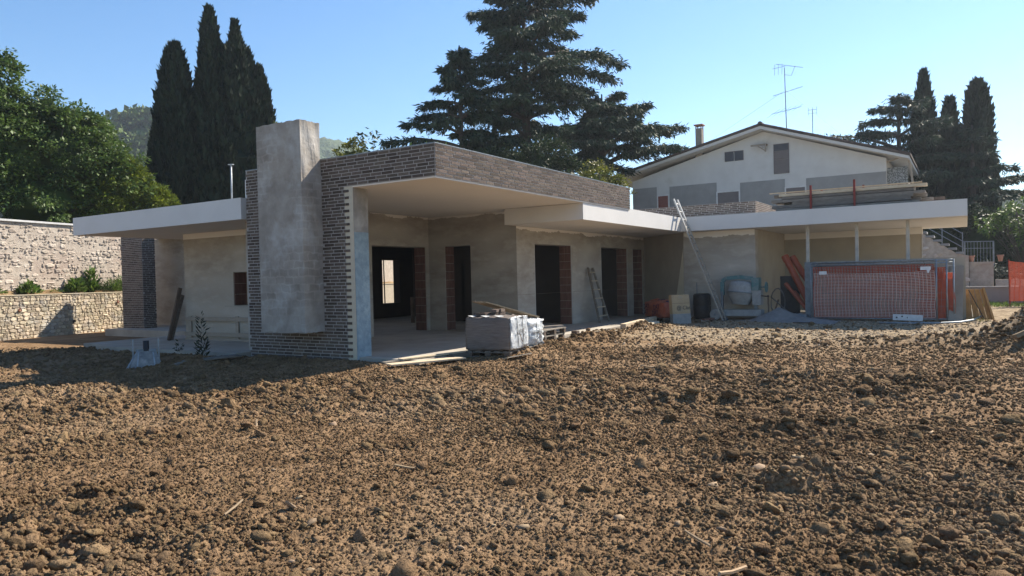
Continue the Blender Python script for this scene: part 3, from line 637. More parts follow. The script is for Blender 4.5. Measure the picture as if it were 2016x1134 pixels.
# ---------------------------------------------------------------- foliage helpers
def leaf_mesh(name, P, D, S, L, Wd, fold=.15):
    """rhombic leaves: base point P, axis D, side S (unit vectors), length L, width Wd"""
    L = L[:, None]; Wd = Wd[:, None]; Nn = np.cross(D, S)
    a = P; b = P + D*L*.45 + S*Wd*.5 + Nn*Wd*fold; c = P + D*L; d_ = P + D*L*.45 - S*Wd*.5 + Nn*Wd*fold
    V = np.stack([a, b, c, d_], 1).reshape(-1, 3); n = len(P); F = (np.arange(n)*4)[:, None] + np.array([0, 1, 2, 3])[None]
    return mesh_np(name, V, F)
def unit(v): return v/(np.linalg.norm(v, axis=-1, keepdims=True)+1e-9)
def sides(D, g): return unit(np.cross(D, unit(g.standard_normal(D.shape))))
def trunk(root, pts, r0, r1, m='bark'):
    n = len(pts); MBt = MB().tube(pts, [r0+(r1-r0)*i/(n-1) for i in range(n)], 10); return MBt.build('trunk', m, root, True)
def cypress(label, loc, top, prof, n, seed, m='leaf_cypress', name='cypress_tree', L=(.22, .5), group=None):
    g = np.random.default_rng(seed); loc = np.array(loc, float); H = top-loc[2]
    t0 = thing(name, label, 'tree', tuple(loc), group)
    trunk(t0, [loc+(0, 0, -.3), loc+(0, 0, H*.5), loc+(.05, 0, H*.93)], .22, .03)
    ts = np.array([p[0] for p in prof]); rs = np.array([p[1] for p in prof])
    mb = MB(); k = 16
    rings = [(t, np.interp(t, ts, rs)*.72) for t in np.linspace(.02, .97, 26)]
    mb.lathe([(r*(1+.12*math.sin(i*2.3)), t*H) for i, (t, r) in enumerate(rings)], loc, n=k); 
    mb.v = [(x+g.normal(0, .04), y+g.normal(0, .04), z) for x, y, z in mb.v]
    t = g.uniform(0, 1, n)**1.12; az = g.uniform(0, 2*np.pi, n); R = np.interp(t, ts, rs)
    # vertical flutes: neighbouring leaders give a ropy surface
    lump = .86 + .20*np.cos(az*5+t*7+seed) * np.cos(t*11+az*2) + .10*np.cos(az*11+t*23)
    r = R*lump*g.uniform(.78, 1.08, n)
    P = loc + np.stack([r*np.cos(az), r*np.sin(az), t*H], 1)
    out = np.stack([np.cos(az), np.sin(az), 0*az], 1)
    D = unit(out*g.uniform(.1, .55, (n, 1)) + np.array((0, 0, 1.0)) + g.normal(0, .22, (n, 3)))
    Lf = g.uniform(*L, n); me = leaf_mesh('crown', P-loc-D*Lf[:, None]*.3, D, sides(D, g), Lf, Lf*g.uniform(.25, .45, n))
    cr = link('crown', me, m, t0, loc); mb.build('inner_crown', m, t0)
    return t0
def blob_tree(label, loc, ells, nclump, nleaf, L, m, seed, name='broadleaf_tree', cat='tree', droop=.5, cr=.45, limbs=True, group=None, trunk_r=.18, core=True, rag=0.0):
    """crown of many leaf clumps spread over a union of ellipsoids (centre, radii)"""
    g = np.random.default_rng(seed); loc = np.array(loc, float); t0 = thing(name, label, cat, tuple(loc), group)
    vol = np.array([a*b*c for _, (a, b, c) in ells])**.66; C = []; N = []
    pick = g.choice(len(ells), nclump, p=vol/vol.sum())
    for q in pick:
        c, r = ells[q]; u = unit(g.standard_normal(3)); 
        if u[2] < -.5: u[2] *= -1
        f = g.uniform(.72, 1.05+rag*(g.random() < .25)); C.append(np.array(c)+u*np.array(r)*f); N.append(u)
    C = np.array(C); N = np.array(N); k = nleaf; n = nclump*k
    csz = cr*g.uniform(.6, 1.3, nclump)
    off = unit(g.standard_normal((nclump, k, 3)))*g.uniform(.3, 1, (nclump, k, 1))*csz[:, None, None]*np.array((1, 1, .75))
    off += N[:, None]*.2*cr
    P = (C[:, None]+off).reshape(-1, 3); O = unit(off.reshape(-1, 3)+np.repeat(N, k, 0)*.4*cr)
    D = unit(O + np.array((0, 0, -droop)) + g.normal(0, .45, (n, 3))); S = sides(D, g)
    S = unit(S - np.array((0, 0, 1.0))*S[:, 2:3]*.6)
    Lf = g.uniform(L*.6, L*1.35, n); me = leaf_mesh('crown', P-loc, D, S, Lf, Lf*g.uniform(.42, .62, n))
    link('crown', me, m, t0, loc)
    v0, f0 = ICO2
    if core:
        mb = MB()
        for c, r in ells:
            vv = v0*(1+.18*g.standard_normal((len(v0), 1)).clip(-1, 1))*np.array(r)*.62 + np.array(c); mb.add(vv, [tuple(q) for q in f0])
        mb.build('inner_crown', m, t0)
    cz = np.mean([e[0] for e in ells], 0)
    trunk(t0, [loc+(0, 0, -.3), loc*.6+np.array((cz[0], cz[1], loc[2]+(cz[2]-loc[2])*.5))*.4, np.array(cz)], trunk_r, trunk_r*.45)
    if limbs:
        mb = MB()
        for q in range(min(40, nclump)):
            e = C[q]; s = np.array((cz[0], cz[1], loc[2]+(e[2]-loc[2])*.55))*.7+loc*.3
            mb.tube([s, (s+e)/2+(0, 0, .15), e], [trunk_r*.3, trunk_r*.2, .015], 5)
        mb.build('limb', 'bark', t0, True)
    return t0
RT = np.array((rt.x, rt.y, 0)); FH = np.array((math.cos(yaw), math.sin(yaw), 0))
def cedar(label, loc, top, base_z, prof, nl, seed, m='leaf_cedar', lean=(0, 0), step=.5, tr=.45, group=None, dens=1.0):
    """whorled cedar: long level limbs with drooping sprays. prof: (t, radius to the picture's left, radius to its right)"""
    g = np.random.default_rng(seed); loc = np.array(loc, float); t0 = thing('cedar_tree', label, 'tree', tuple(loc), group)
    H = top-loc[2]; tp = loc+np.array((lean[0], lean[1], H))
    trunk(t0, [loc+(0, 0, -.3), loc*.5+tp*.5, tp], tr, .04)
    ts = [p[0] for p in prof]; mb = MB(); P = []; D = []; Ls = []
    z = base_z
    while z < top-.2:
        t = (z-loc[2])/H; c = loc+(tp-loc)*t; c[2] = z
        for q in range(nl):
            az = 2*np.pi*(q+g.uniform(-.7, .7))/nl + z*2.1; u = np.array((math.cos(az), math.sin(az), 0)); side = u@RT
            Rm = np.interp(t, ts, [p[1] for p in prof])*(1-side)/2 + np.interp(t, ts, [p[2] for p in prof])*(1+side)/2
            Rl = Rm*g.choice([g.uniform(.35, .6), g.uniform(.6, .95), g.uniform(.85, 1.2)], p=[.2, .4, .4]); rise = g.uniform(.10, .30)+.30*t
            k = max(4, int(Rl/.45)); pts = []
            for i in range(k+1):
                f = i/k; pts.append(c + u*Rl*f + np.array((0, 0, Rl*(rise*f-.34*f*f))) + g.normal(0, .04, 3)*f)
            rad = min(.03+.022*Rl, .16); mb.tube(pts, [rad*(1-.85*i/k) for i in range(k+1)], 5, False)
            pts = np.array(pts); nt_ = int((10+26*Rl)*dens); f = g.uniform(.18, 1, nt_)**.8
            ip = f*k; i0 = np.minimum(ip.astype(int), k-1); b = pts[i0]*(1-(ip-i0))[:, None] + pts[i0+1]*(ip-i0)[:, None]
            sd = np.cross(u, (0, 0, 1)); tw = g.normal(0, 1, nt_)*Rl*.17*(1.15-f) + g.normal(0, .10, nt_)
            fw_ = np.abs(tw)*.5
            b = b + sd*tw[:, None] + u*fw_[:, None] + np.array((0, 0, 1.0))*(-.22*np.abs(tw) + g.normal(0, .035, nt_))[:, None]
            for rep in range(4):
                n = nt_; dd = unit(u*g.uniform(.15, .9, (n, 1)) + sd*(np.sign(tw)*g.uniform(.0, .8, n))[:, None] + np.array((0, 0, -1.0))*g.uniform(.0, 1.0, (n, 1)) + g.normal(0, .3, (n, 3)))
                P.append(b+g.normal(0, .06, (n, 3))); D.append(dd); Ls.append(g.uniform(.16, .42, n))
        z += step*g.uniform(.75, 1.25)*(1.25-.5*t)
    P = np.concatenate(P); D = np.concatenate(D); Ls = np.concatenate(Ls)
    link('crown', leaf_mesh('crown', P-loc, D, sides(D, g), Ls, Ls*g.uniform(.16, .30, len(Ls))), m, t0, loc); mb.build('limb', 'bark', t0, True)
    return t0
def tuft(label, loc, n, h, sp, m, seed, wd=.12, cat='plant', name='garden_plant', group=None, up_=1.0, L=None):
    g = np.random.default_rng(seed); loc = np.array(loc, float)
    az = g.uniform(0, 6.28, n); r = sp*g.uniform(0, 1, n)**.6
    zz = g.uniform(0, 1, n)**1.3*h*(1-.7*(r/sp)**2)
    P = np.stack([r*np.cos(az), r*np.sin(az), zz], 1)
    D = unit(np.stack([np.cos(az), np.sin(az), up_+0*az], 1)+g.normal(0, .4, (n, 3))); Lf = g.uniform(.6, 1.3, n)*(L or h*.45)
    o = link(name, leaf_mesh(name, P-D*Lf[:, None]*.3, D, sides(D, g), Lf, Lf*wd*g.uniform(.8, 1.3, n)), m, None, loc); return tag(o, label, cat, group)

# ---------------------------------------------------------------- trees and plants
def lat(c, a, d, z): q = np.array(c)+RT[:2]*a+FH[:2]*d; return (q[0], q[1], z)      # a to the right, d away
# big-leaved tree and bright shrub above the rubble wall
blob_tree('large leafy green tree spreading above the rubble wall', (16.05, 33.75, 4.0),
          [((14.75, 34.42, 6.95), (2.47, 2.24, 2.69)), ((16.75, 33.59, 6.95), (2.13, 2.01, 2.36)), ((18.17, 33.24, 5.77), (1.57, 1.68, 2.13)), ((15.69, 33.59, 5.29), (2.92, 1.8, 1.45)), ((13.1, 35.01, 6.71), (2.24, 2.24, 2.92)),
           ((16.1, 33.71, 9.31), (0.62, 0.56, 0.79)), ((17.58, 33.12, 8.36), (0.67, 0.56, 0.89)), ((16.75, 33.48, 8.48), (0.89, 0.79, 0.79))], 900, 74, .165, 'leaf_fig', 21, cr=.42, rag=.22)
blob_tree('tall dark broadleaf tree at the end of the rubble wall', (13.83, 34.88, 4.0), [((14.07, 34.65, 9.51), (1.47, 1.42, 2.24)), ((13.12, 35.24, 8.56), (1.77, 1.65, 2.36)), ((14.89, 34.53, 7.85), (1.3, 1.18, 1.77))], 300, 66, .165, 'leaf_fig', 22, cr=.38)
blob_tree('rounded bright yellow green shrub beside the cypresses', (19.03, 32.82, 4.0), [((18.55, 32.81, 5.4), (1.53, 1.36, 1.99)), ((19.83, 32.2, 4.79), (1.14, 1.14, 1.42)), ((17.76, 33.05, 5.03), (1.14, 1.14, 1.48)), ((20.44, 32.08, 4.3), (0.91, 0.91, 1.02))], 520, 80, .135, 'leaf_bright', 23, name='round_shrub', cat='shrub', droop=.1, cr=.30, trunk_r=.12)
CY = [('dark cypress with a blunt rounded top, apart from the taller ones', (23.25, 35.2), 14.2, [(0, .8), (.3, 1.0), (.6, .95), (.8, .72), (.93, .42), (1, .08)]),
      ('tallest dark cypress, with a narrow pointed tip', (24.68, 34.2), 16.3, [(0, 1.1), (.3, 1.25), (.5, 1.0), (.7, .68), (.85, .45), (.95, .24), (1, .04)]),
      ('broad dark cypress with a ragged shoulder beside the tallest', (25.73, 33.5), 15.7, [(0, 1.2), (.35, 1.55), (.6, 1.15), (.78, .85), (.86, .72), (.9, .3), (1, .03)]),
      ('slim cypress at the chimney side of the dark clump', (26.6, 32.74), 13.35, [(0, .8), (.4, .85), (.7, .62), (.88, .38), (1, .04)]),
      ('small low cypress shoulder at the shrub side of the clump', (22.63, 35.7), 10.8, [(0, .6), (.5, .6), (.8, .35), (1, .05)]),
      ('dark cypress filling the middle of the clump', (25.05, 35.1), 12.8, [(0, 1.3), (.5, 1.2), (.8, .7), (1, .05)])]
for q, (lab, xy, top, prof) in enumerate(CY): cypress(lab, (*xy, 4.0), top, [(a, b*1.12) for a, b in prof], 9000, 40+q, L=(.26, .6), group='cypresses behind the house')
# cedars behind the parapet
cedar('great dark cedar rising out of the picture behind the brick parapet', (36.1, 21.4, 0), 19.3, 7.6, [(0, 2, 2), (.38, 3.6, 5.2), (.52, 3.6, 6.8), (.62, 3.8, 6.4), (.72, 4.0, 5.4), (.8, 3.2, 4.7), (.9, 2.2, 3.0), (1, .3, .3)], 7, 3, step=.95, dens=2.3)
cedar('smaller open cedar with sparse lower limbs beside the great cedar', (32.4, 23.35, 0), 14.3, 7.8, [(0.21, 3, 2), (0.542, 4.6, 2.4), (0.684, 3.0, 2.2), (0.842, 1.7, 1.5), (1.0, 0.15, 0.15)], 6, 4, step=.8, tr=.28, dens=1.8)
cedar('wide flat limbed cedar reaching toward the gabled house', (40.0, 18.4, 0), 12.4, 8.1, [(0, 1, 5.0), (.62, 1.4, 5.9), (.72, 1.8, 5.6), (.84, 2.0, 4.2), (1, .5, .6)], 7, 6, step=.8, tr=.40, dens=2.0)
mb = MB()
blob_tree('dense dark evergreen bush showing over the brick parapet', (32.55, 19.84, 0), [((31.71, 20.68, 5.8), (1.68, 1.68, 2.42)), ((33.08, 18.79, 6.12), (1.89, 1.78, 2.73)), ((30.87, 22.05, 5.18), (1.68, 1.58, 1.99)), ((33.81, 17.43, 5.6), (1.58, 1.37, 2.1))], 420, 70, .15, 'leaf_dark', 25, name='evergreen_bush', cat='shrub', cr=.42, droop=.2)
blob_tree('yellow green bush between parapet end and gabled house', (32.62, 15.01, 0), [((32.4, 15.34, 5.71), (0.86, 0.86, 1.3)), ((32.83, 14.58, 5.17), (0.86, 0.76, 1.08))], 90, 50, .13, 'leaf_yellow', 26, name='yellow_bush', cat='shrub', cr=.3, trunk_r=.08)
blob_tree('light green bush behind the parapet beside the chimney', (22.3, 21.6, 0), [(lat((21.8, 21.3), 0, 0, 6.4), (.65, .6, .8)), (lat((21.8, 21.3), 1.0, .1, 6.05), (.7, .6, .7)), (lat((21.8, 21.3), 2.1, .2, 6.1), (.6, .6, .7)), (lat((21.8, 21.3), 1, .2, 4.6), (1.6, 1.2, 1.2))], 80, 50, .14, 'leaf_yellow', 27, name='light_bush', cat='shrub', cr=.28, trunk_r=.06)
blob_tree('pale yellow sapling standing between chimney and cypresses', (25.5, 29.4, 0), [((24.9, 29.1, 8.25), (0.45, 0.45, 1.35)), ((25.35, 28.65, 6.6), (0.68, 0.6, 1.2))], 40, 40, .11, 'leaf_yellow', 28, name='yellow_sapling', cat='tree', cr=.2, trunk_r=.05)
for q, (a, z1, n) in enumerate(((.36, 7.6, 9), (.8, 7.65, 8), (1.08, 6.9, 7), (2.3, 6.95, 12), (3.0, 7.1, 16), (3.6, 7.2, 16))):
    b = np.array(lat((21.6, 21.0), a, .4, -.1)); g = np.random.default_rng(90+q)
    t0 = thing('tall_sapling', ['thin sapling with a cluster of drooping leaves at its tip, over the parapet', 'thin sapling with two leaf clusters, its tip bent aside', 'short leaning sapling between the thin ones and the light bush',
               'wispy bare topped sapling over the parapet', 'feathery sapling close to the small cedar', 'tallest feathery sapling beside the small cedar'][q], 'sapling', tuple(b), 'saplings over the parapet')
    MB().tube([b, b+(0, .05, (z1+.1)*.5), b+(.05, .1, z1+.1)], [.03, .02, .008], 5).build('stem', 'bark', t0)
    k = n*5; f = g.uniform(.89, 1.01, k) if q < 3 else g.uniform(.66, 1.0, k); D = unit(g.standard_normal((k, 3))*(1, 1, .5)+(0, 0, -.4 if q < 3 else .4)); Lf = g.uniform(.13, .28, k)
    link('leaves', leaf_mesh('leaves', np.stack([.05*f, .1*f, f*(z1+.1)], 1)+g.normal(0, .08, (k, 3)), D, sides(D, g), Lf, Lf*.42), 'leaf_dark' if q < 3 else 'leaf_weed', t0, b)
# right side trees
for q, (lab, px, top, prof) in enumerate([('slender cypress with a bent tip behind the balcony of the gabled house', (51.9, 2.1), 13.6, [(0, .9), (.4, .95), (.65, .75), (.84, .55), (.92, .3), (1, .05)]),
        ('cypress mostly wrapped in cedar branches', (52.3, .75), 11.8, [(0, .9), (.5, .85), (.8, .65), (1, .12)]),
        ('slender blunt topped cypress standing clear at the end of the row', (52.2, -.75), 12.6, [(0, 1.0), (.5, 1.0), (.75, .8), (.9, .62), (.97, .42), (1, .15)])]):
    cypress(lab, (*px, 0), top, prof, 6000, 60+q, L=(.3, .7), group='cypresses beyond the gabled house')
cedar('hazy cedar with long branches behind the balcony', (50.5, 3.4, 0), 12.2, 4.2, [(0, 3, 4), (.35, 4.2, 4.2), (.6, 4.8, 3.2), (.8, 4.0, 2.2), (.92, 2.0, 1.8), (1, .3, .3)], 6, 9, m='leaf_cedar', step=.95, tr=.4, dens=1.5)
cedar('hazy cedar hanging round the last cypress', (51.0, -.4, 0), 9.9, 3.0, [(0, 3, 3), (.4, 2.8, 3.6), (.7, 2.2, 2.6), (1, .3, .3)], 6, 10, m='leaf_cedar', step=.95, tr=.35, dens=1.4)
blob_tree('dark leafy mass of bushes behind the stone stairs', (47.0, 0.0, 0), [((48.0, 1.5, 2.6), (2.0, 2.4, 2.6)), ((47.0, -0.9, 2.2), (2.0, 2.0, 2.5)), ((46.0, -3.0, 2.0), (1.8, 2.2, 2.5)), ((47.0, -5.0, 2.2), (2.0, 2.0, 2.6))], 300, 60, .2, 'leaf_dark', 31, name='dark_bushes', cat='shrub', cr=.5)
blob_tree('sunlit small leaved tree over the orange net', (43.5, -2.3, 0), [((43.2, -2.5, 3.7), (1.2, 1.1, .9)), ((43.6, -3.4, 3.0), (1.2, 1.2, 1.0)), ((43.0, -1.3, 3.5), (.7, .6, .5))], 90, 34, .16, 'leaf_weed', 32, cr=.34, core=False, trunk_r=.08)
blob_tree('low grey green hedge behind the planter wall', (38.5, -1.0, .3), [((38.6, -.9, 1.0), (.5, .8, .6)), ((38.6, -2.0, .9), (.5, .9, .6))], 70, 40, .1, 'leaf_cedar_pale', 33, name='hedge', cat='shrub', cr=.25, limbs=False, trunk_r=.04)
# weeds on the terrace and along the ground
for q, (s, o_, h, sp, n, m, wd, lab) in enumerate([(1.61, .62, .42, .36, 260, 'leaf_weed', .5, 'round leafy weed on the terrace before the rubble wall'), (.3, .62, .24, .40, 120, 'leaf_weed', .5, 'low weed at the open end of the terrace bed'),
        (3.56, .62, .55, .34, 240, 'leaf_weed', .45, 'bushy weed with loose upper shoots on the terrace'), (4.35, .72, .9, .22, 110, 'leaf_weed', .3, 'tall thin weed climbing against the rubble wall'),
        (4.7, .62, .42, .40, 420, 'leaf_dark', .10, 'grassy tuft next to the bushy weed'), (5.3, .62, .52, .38, 460, 'leaf_weed', .09, 'taller grass tuft on the terrace by the brick column'), (5.8, .62, .6, .34, 420, 'leaf_weed', .09, 'grass clump half hidden by the brick column'), (2.7, .6, .14, .25, 80, 'leaf_weed', .4, 'flat little weed at the base of the wall block')]):
    tuft(lab, wp(s, o_, 1.4), n, h, sp, m, 120+q, wd)
tuft('withered dark tall weed before the pine guard rail', (9.62, 13.92, 0), 110, .95, .13, 'leaf_dry', 140, .28, L=.13)
tuft('small dry weed beside the side slab', (9.9, 15.2, 0), 30, .3, .12, 'leaf_dry', 141, .3, L=.1)
tuft('bright green grass tuft beside the leaning shutter panel', (23.9, -.25, -.05), 120, .16, .3, 'leaf_weed', 142, .14)
tuft('few green blades at the slab edge behind the wrapped pack', (14.25, 7.85, 0), 30, .14, .12, 'leaf_weed', 143, .12)
tuft('tiny grass tuft at the pack corner', (11.35, 8.3, -.05), 40, .1, .2, 'leaf_weed', 144, .15)
g = np.random.default_rng(150); n = 1500; P = np.stack([g.uniform(33, 36.5, n), g.uniform(-3.2, -.2, n), np.full(n, -.06)], 1); D = unit(g.normal(0, .5, (n, 3))+(0, 0, 1)); Lf = g.uniform(.06, .22, n)
tag(link('grass_strip', leaf_mesh('grass_strip', P, D, sides(D, g), Lf, Lf*.16), 'leaf_weed'), 'strip of rough grass along the low block wall', 'grass', kind='stuff')
# far hills
def hill(name, label, c, along, L, depth, hfun, m, n=60, trees=0, seed=1, ts=3.0):
    c = np.array(c, float); al = np.array(along, float); al /= np.linalg.norm(al); aw = np.array((-al[1], al[0])); 
    if aw@c < 0: aw = -aw
    V = []; g = np.random.default_rng(seed)
    for i in range(n+1):
        for j in range(14):
            s = (i/n-.5)*L; f = j/13; q = c+al*s+aw*depth*f; z = hfun(s)*math.sin(min(f*1.35, 1)*math.pi/2)*(1 if f < .75 else 1-(f-.75)*.6)-2
            V.append((q[0], q[1], z+g.normal(0, .01)*hfun(s)))
    F = [(i*14+j, (i+1)*14+j, (i+1)*14+j+1, i*14+j+1) for i in range(n) for j in range(13)]
    me = bpy.data.meshes.new(name); me.from_pydata(V, [], F); me.update(); me.polygons.foreach_set('use_smooth', [True]*len(me.polygons))
    tag(link(name, me, m), label, kind='structure')
    if trees:
        k = 110; s = g.uniform(-.5, .5, trees)*L; f = g.uniform(.05, .85, trees); q = c+al*s[:, None]+aw*(depth*f)[:, None]
        z = np.array([hfun(a)*math.sin(min(b*1.35, 1)*math.pi/2)*(1 if b < .75 else 1-(b-.75)*.6)-2 for a, b in zip(s, f)])
        B = np.concatenate([q, z[:, None]], 1); sz = ts*g.uniform(.6, 1.3, trees)
        o = unit(g.standard_normal((trees, k, 3))); o[..., 2] = np.abs(o[..., 2])*1.1
        P = (B[:, None]+o*sz[:, None, None]*g.uniform(.7, 1.05, (trees, k, 1))).reshape(-1, 3); D = unit(o.reshape(-1, 3)+g.normal(0, .6, (trees*k, 3)))
        Lf = np.repeat(sz, k)*g.uniform(.25, .5, trees*k)
        tag(link('hillside_wood', leaf_mesh('hillside_wood', P, D, sides(D, g), Lf, Lf*.8), 'hill_green'), 'wooded hillside reading as one green mass', 'woods', kind='stuff')
hill('near_hill', 'steep wooded hill behind the cypresses', (105, 185), (.86, -.5), 170, 90, lambda s: 52+9*math.sin(s*.05+.5)-.05*s, 'hill_green', trees=700, seed=3, ts=4.2)
hill('far_hill', 'distant blue green hill showing over the roof', (285, 290), (.72, -.70), 380, 150, lambda s: 91*math.exp(-((s+10)/95)**2)+20*math.exp(-((s-150)/60)**2)+12, 'hill_far', n=120)
hill('right_hill', 'hazy wooded slope beyond the right hand trees', (260, -60), (.25, -1), 260, 120, lambda s: 32+5*math.sin(s*.05)+.05*s, 'hill_green', trees=420, seed=5, ts=5)
# ---------------------------------------------------------------- gabled neighbour house
nb = thing('gabled_house', 'white gabled house with cement patched wall and dark tiled roof behind the flat roofed wing', 'house', (40, 9.5, 0))
GX = 40.0; RY, RZ, LY, LZ, QY, QZ = 9.05, 8.98, 16.55, 6.98, 3.25, 6.85
def roofz(y): return RZ+(y-RY)*(LZ-.05-RZ)/(LY-RY) if y > RY else RZ+(RY-y)*(QZ+.15-RZ)/(RY-QY)
def gable(x0, x1, poly): 
    n = len(poly); m = MB(); m.add([(x0, y, z) for y, z in poly]+[(x1, y, z) for y, z in poly], [tuple(range(n)), tuple(range(2*n-1, n-1, -1))]+[(i, n+i, n+(i+1) % n, (i+1) % n) for i in range(n)]); return m
gable(GX, GX+14, [(LY, 0), (QY, 0), (QY, QZ+.1), (RY, RZ), (LY, LZ)]).build('wall', 'house_white', nb)
for y0, y1, z1 in ((16.53, 15.06, 6.55), (14.30, 11.60, 6.50), (10.33, 8.01, 6.37), (6.96, 3.26, 6.30)):
    MB().box(GX-.012, GX-.002, y1, y0, 3.0, z1).build('cement_patch', 'house_grey', nb)
for y0, y1, z0, z1, m, sh in ((14.98, 14.39, 4.6, 6.0, 'shutter_red', 1), (11.55, 10.40, 4.6, 5.92, 'shutter', 1), (7.95, 7.02, 4.6, 5.86, 'shutter', 1), (11.09, 10.14, 7.58, 8.08, 'dark_opening', 0), (8.52, 7.80, 6.66, 8.2, 'shutter', 0)):
    f = .07 if sh else .03
    wn = MB().box(GX-.045, GX-.013, y1-f, y0+f, z1, z1+f).box(GX-.045, GX-.013, y1-f, y1, z0, z1).box(GX-.045, GX-.013, y0, y0+f, z0, z1).build('window', 'frame_white' if sh else 'shutter', nb)
    if y0 == 8.52:
        MB().box(GX-.03, GX-.012, y1, y0, z1-.33, z1).build('pane', 'dark_opening', wn); MB().box(GX-.028, GX-.011, y1, y0, z0, z1-.8).box(GX-.03, GX-.013, y1, y0, z1-.79, z1-.34).build('shutter', 'shutter', wn)
    elif y0 == 11.09:
        mid = (y0+y1)/2
        for a, b in ((y1, mid-.02), (mid+.02, y0)): MB().box(GX-.03, GX-.012, a, b, z0, z1).build('pane', 'dark_opening', wn)
    else: MB().box(GX-.03, GX-.012, y1, y0, z0, z1).build('shutter', m, wn)
# roof slab with overhang, verge boards and separate verge tiles
EL, ER = (17.75, 7.20-.30), (2.22, 6.62)
def rline(y): return (RZ+.14)+(y-RY)*(EL[1]-RZ-.14+.2)/(EL[0]-RY) if y > RY else (RZ+.14)+(RY-y)*(ER[1]-RZ-.14+.2)/(RY-ER[0])
gable(GX-.75, GX+15, [(EL[0], rline(EL[0])-.1), (RY, RZ+.02), (ER[0], rline(ER[0])-.1), (ER[0], rline(ER[0])+.04), (RY, RZ+.18), (EL[0], rline(EL[0])+.04)]).build('roof_deck', 'house_white', nb)
rf = gable(GX-.80, GX+15, [(EL[0]+.06, rline(EL[0])+.05), (RY, RZ+.19), (ER[0]-.06, rline(ER[0])+.05), (ER[0]-.06, rline(ER[0])+.17), (RY, RZ+.32), (EL[0]+.06, rline(EL[0])+.17)]).build('roof', 'roof_tile', nb)
tm = MB().lathe([(.5, -.5), (.42, .5)], (0, 0, 0), (1, 0, 0), 10); tme = bpy.data.meshes.new('roof_tile'); tme.from_pydata(tm.v, [], tm.f); tme.materials.append(MATS['roof_tile'])
for a, b in (((RY, RZ+.27), (EL[0], rline(EL[0])+.12)), ((RY, RZ+.27), (ER[0], rline(ER[0])+.12))):
    L = math.hypot(b[0]-a[0], b[1]-a[1]); n = int(L/.33)
    for q in range(n):
        f = (q+.5)/n; o = link('roof_tile', tme, None, rf, (GX-.72, a[0]+(b[0]-a[0])*f, a[1]+(b[1]-a[1])*f+.01)); o.scale = (.38, .2, .12)
        o.rotation_euler = (0, 0, math.pi/2); o.rotation_euler = Matrix.Rotation(math.atan2(b[1]-a[1], b[0]-a[0]), 3, 'X').to_4x4().to_3x3().__matmul__(Matrix.Rotation(math.pi/2, 3, 'Z')).to_euler()
MB().tube([(GX-.8, RY, RZ+.30), (GX+15, RY, RZ+.30)], .12, 8).build('ridge_cap', 'roof_tile', rf)
chm = MB().box(40.05, 40.45, 12.40, 12.75, 7.8, 9.62).build('chimney', 'ply', nb); m = MB().box(39.98, 40.52, 12.33, 12.82, 9.78, 9.84)
for x, y in ((40.06, 12.41), (40.4, 12.41), (40.06, 12.7), (40.4, 12.7)): m.box(x, x+.05, y, y+.05, 9.62, 9.78)
m.build('cowl', 'terra', chm)
MB().beam((39.7, 9.65, 8.24), (39.7, 8.85, 8.24), .08, .08).beam((39.7, 8.9, 7.86), (39.7, 8.9, 8.24), .07, .07).beam((39.7, 9.3, 8.2), (39.7, 8.9, 7.9), .06, .06).box(39.7, 40, 8.85, 8.95, 8.2, 8.28).build('bracket', 'ply', nb)
MB().box(40.5, 44, 2.3, 3.24, 5.55, 5.72).build('balcony_floor', 'house_white', nb)
MB().box(40.3, 40.36, 2.35, 3.7, 5.62, 6.5).build('balcony_screen', 'lattice', nb)
MB().beam((40.15, 3.78, 5.5), (40.15, 3.78, 6.65), .08, .08).beam((40.15, 3.78, 6.62), (40.15, 2.4, 7.0), .07, .07).beam((40.15, 2.3, 6.95), (40.15, 2.12, 5.5), .09, .09).build('balcony_frame', 'ply', nb)
# antennas
def yagi(m, c, axis, els, half, L, elv=(0, 0, 1)):
    c = np.array(c, float); ax = np.array(axis, float); ax /= np.linalg.norm(ax); e = np.array(elv, float); a = c-ax*L/2
    m.tube([a, c+ax*L/2], .012, 5)
    for q in range(els): p = a+ax*L*(q+.3)/els; m.tube([p-e*half*(1-.05*q), p+e*half*(1-.05*q)], .007, 4)
    return m
ab = (42.7, 8.40, 8.9)
t = thing('roof_antenna', 'tall rooftop aerial mast carrying three stacked antennas', 'antenna', ab, 'aerials on the gabled roof')
MB().tube([ab, (42.7, 8.46, 12.9)], [.03, .02], 6).build('mast', 'steel_grey', t)
yagi(MB(), (42.7, 8.2, 12.95), (0, -1, -.30), 4, .02, 1.5).tube([(42.7, 8.46, 12.5), (42.7, 8.1, 12.4), (42.7, 7.9, 12.9)], .012, 4).build('antenna_head', 'steel_grey', t)
m = MB()
for y in (9.0, 8.8, 8.6): m.tube([(42.7, y, 12.55), (42.7, y-.02, 13.15)], .009, 4)
m.tube([(42.7, 9.1, 12.93), (42.7, 8.4, 12.97)], .012, 4).build('reflector', 'steel_grey', t)
yagi(MB(), (42.7, 8.3, 11.55), (0, -1, .18), 5, .25, 1.6, (1, 0, 0)).build('antenna_boom', 'steel_grey', t)
yagi(MB(), (42.7, 8.4, 10.5), (.2, -1, .17), 5, .75, 1.6, (.7, .62, -.12)).build('antenna_boom', 'steel_grey', t)
MB().lathe([(.0, .12), (.15, .10), (.26, .02), (.28, 0)], (42.6, 8.3, 9.2), (-.3, -1, .3), 14).build('dish', 'frame_white', t)
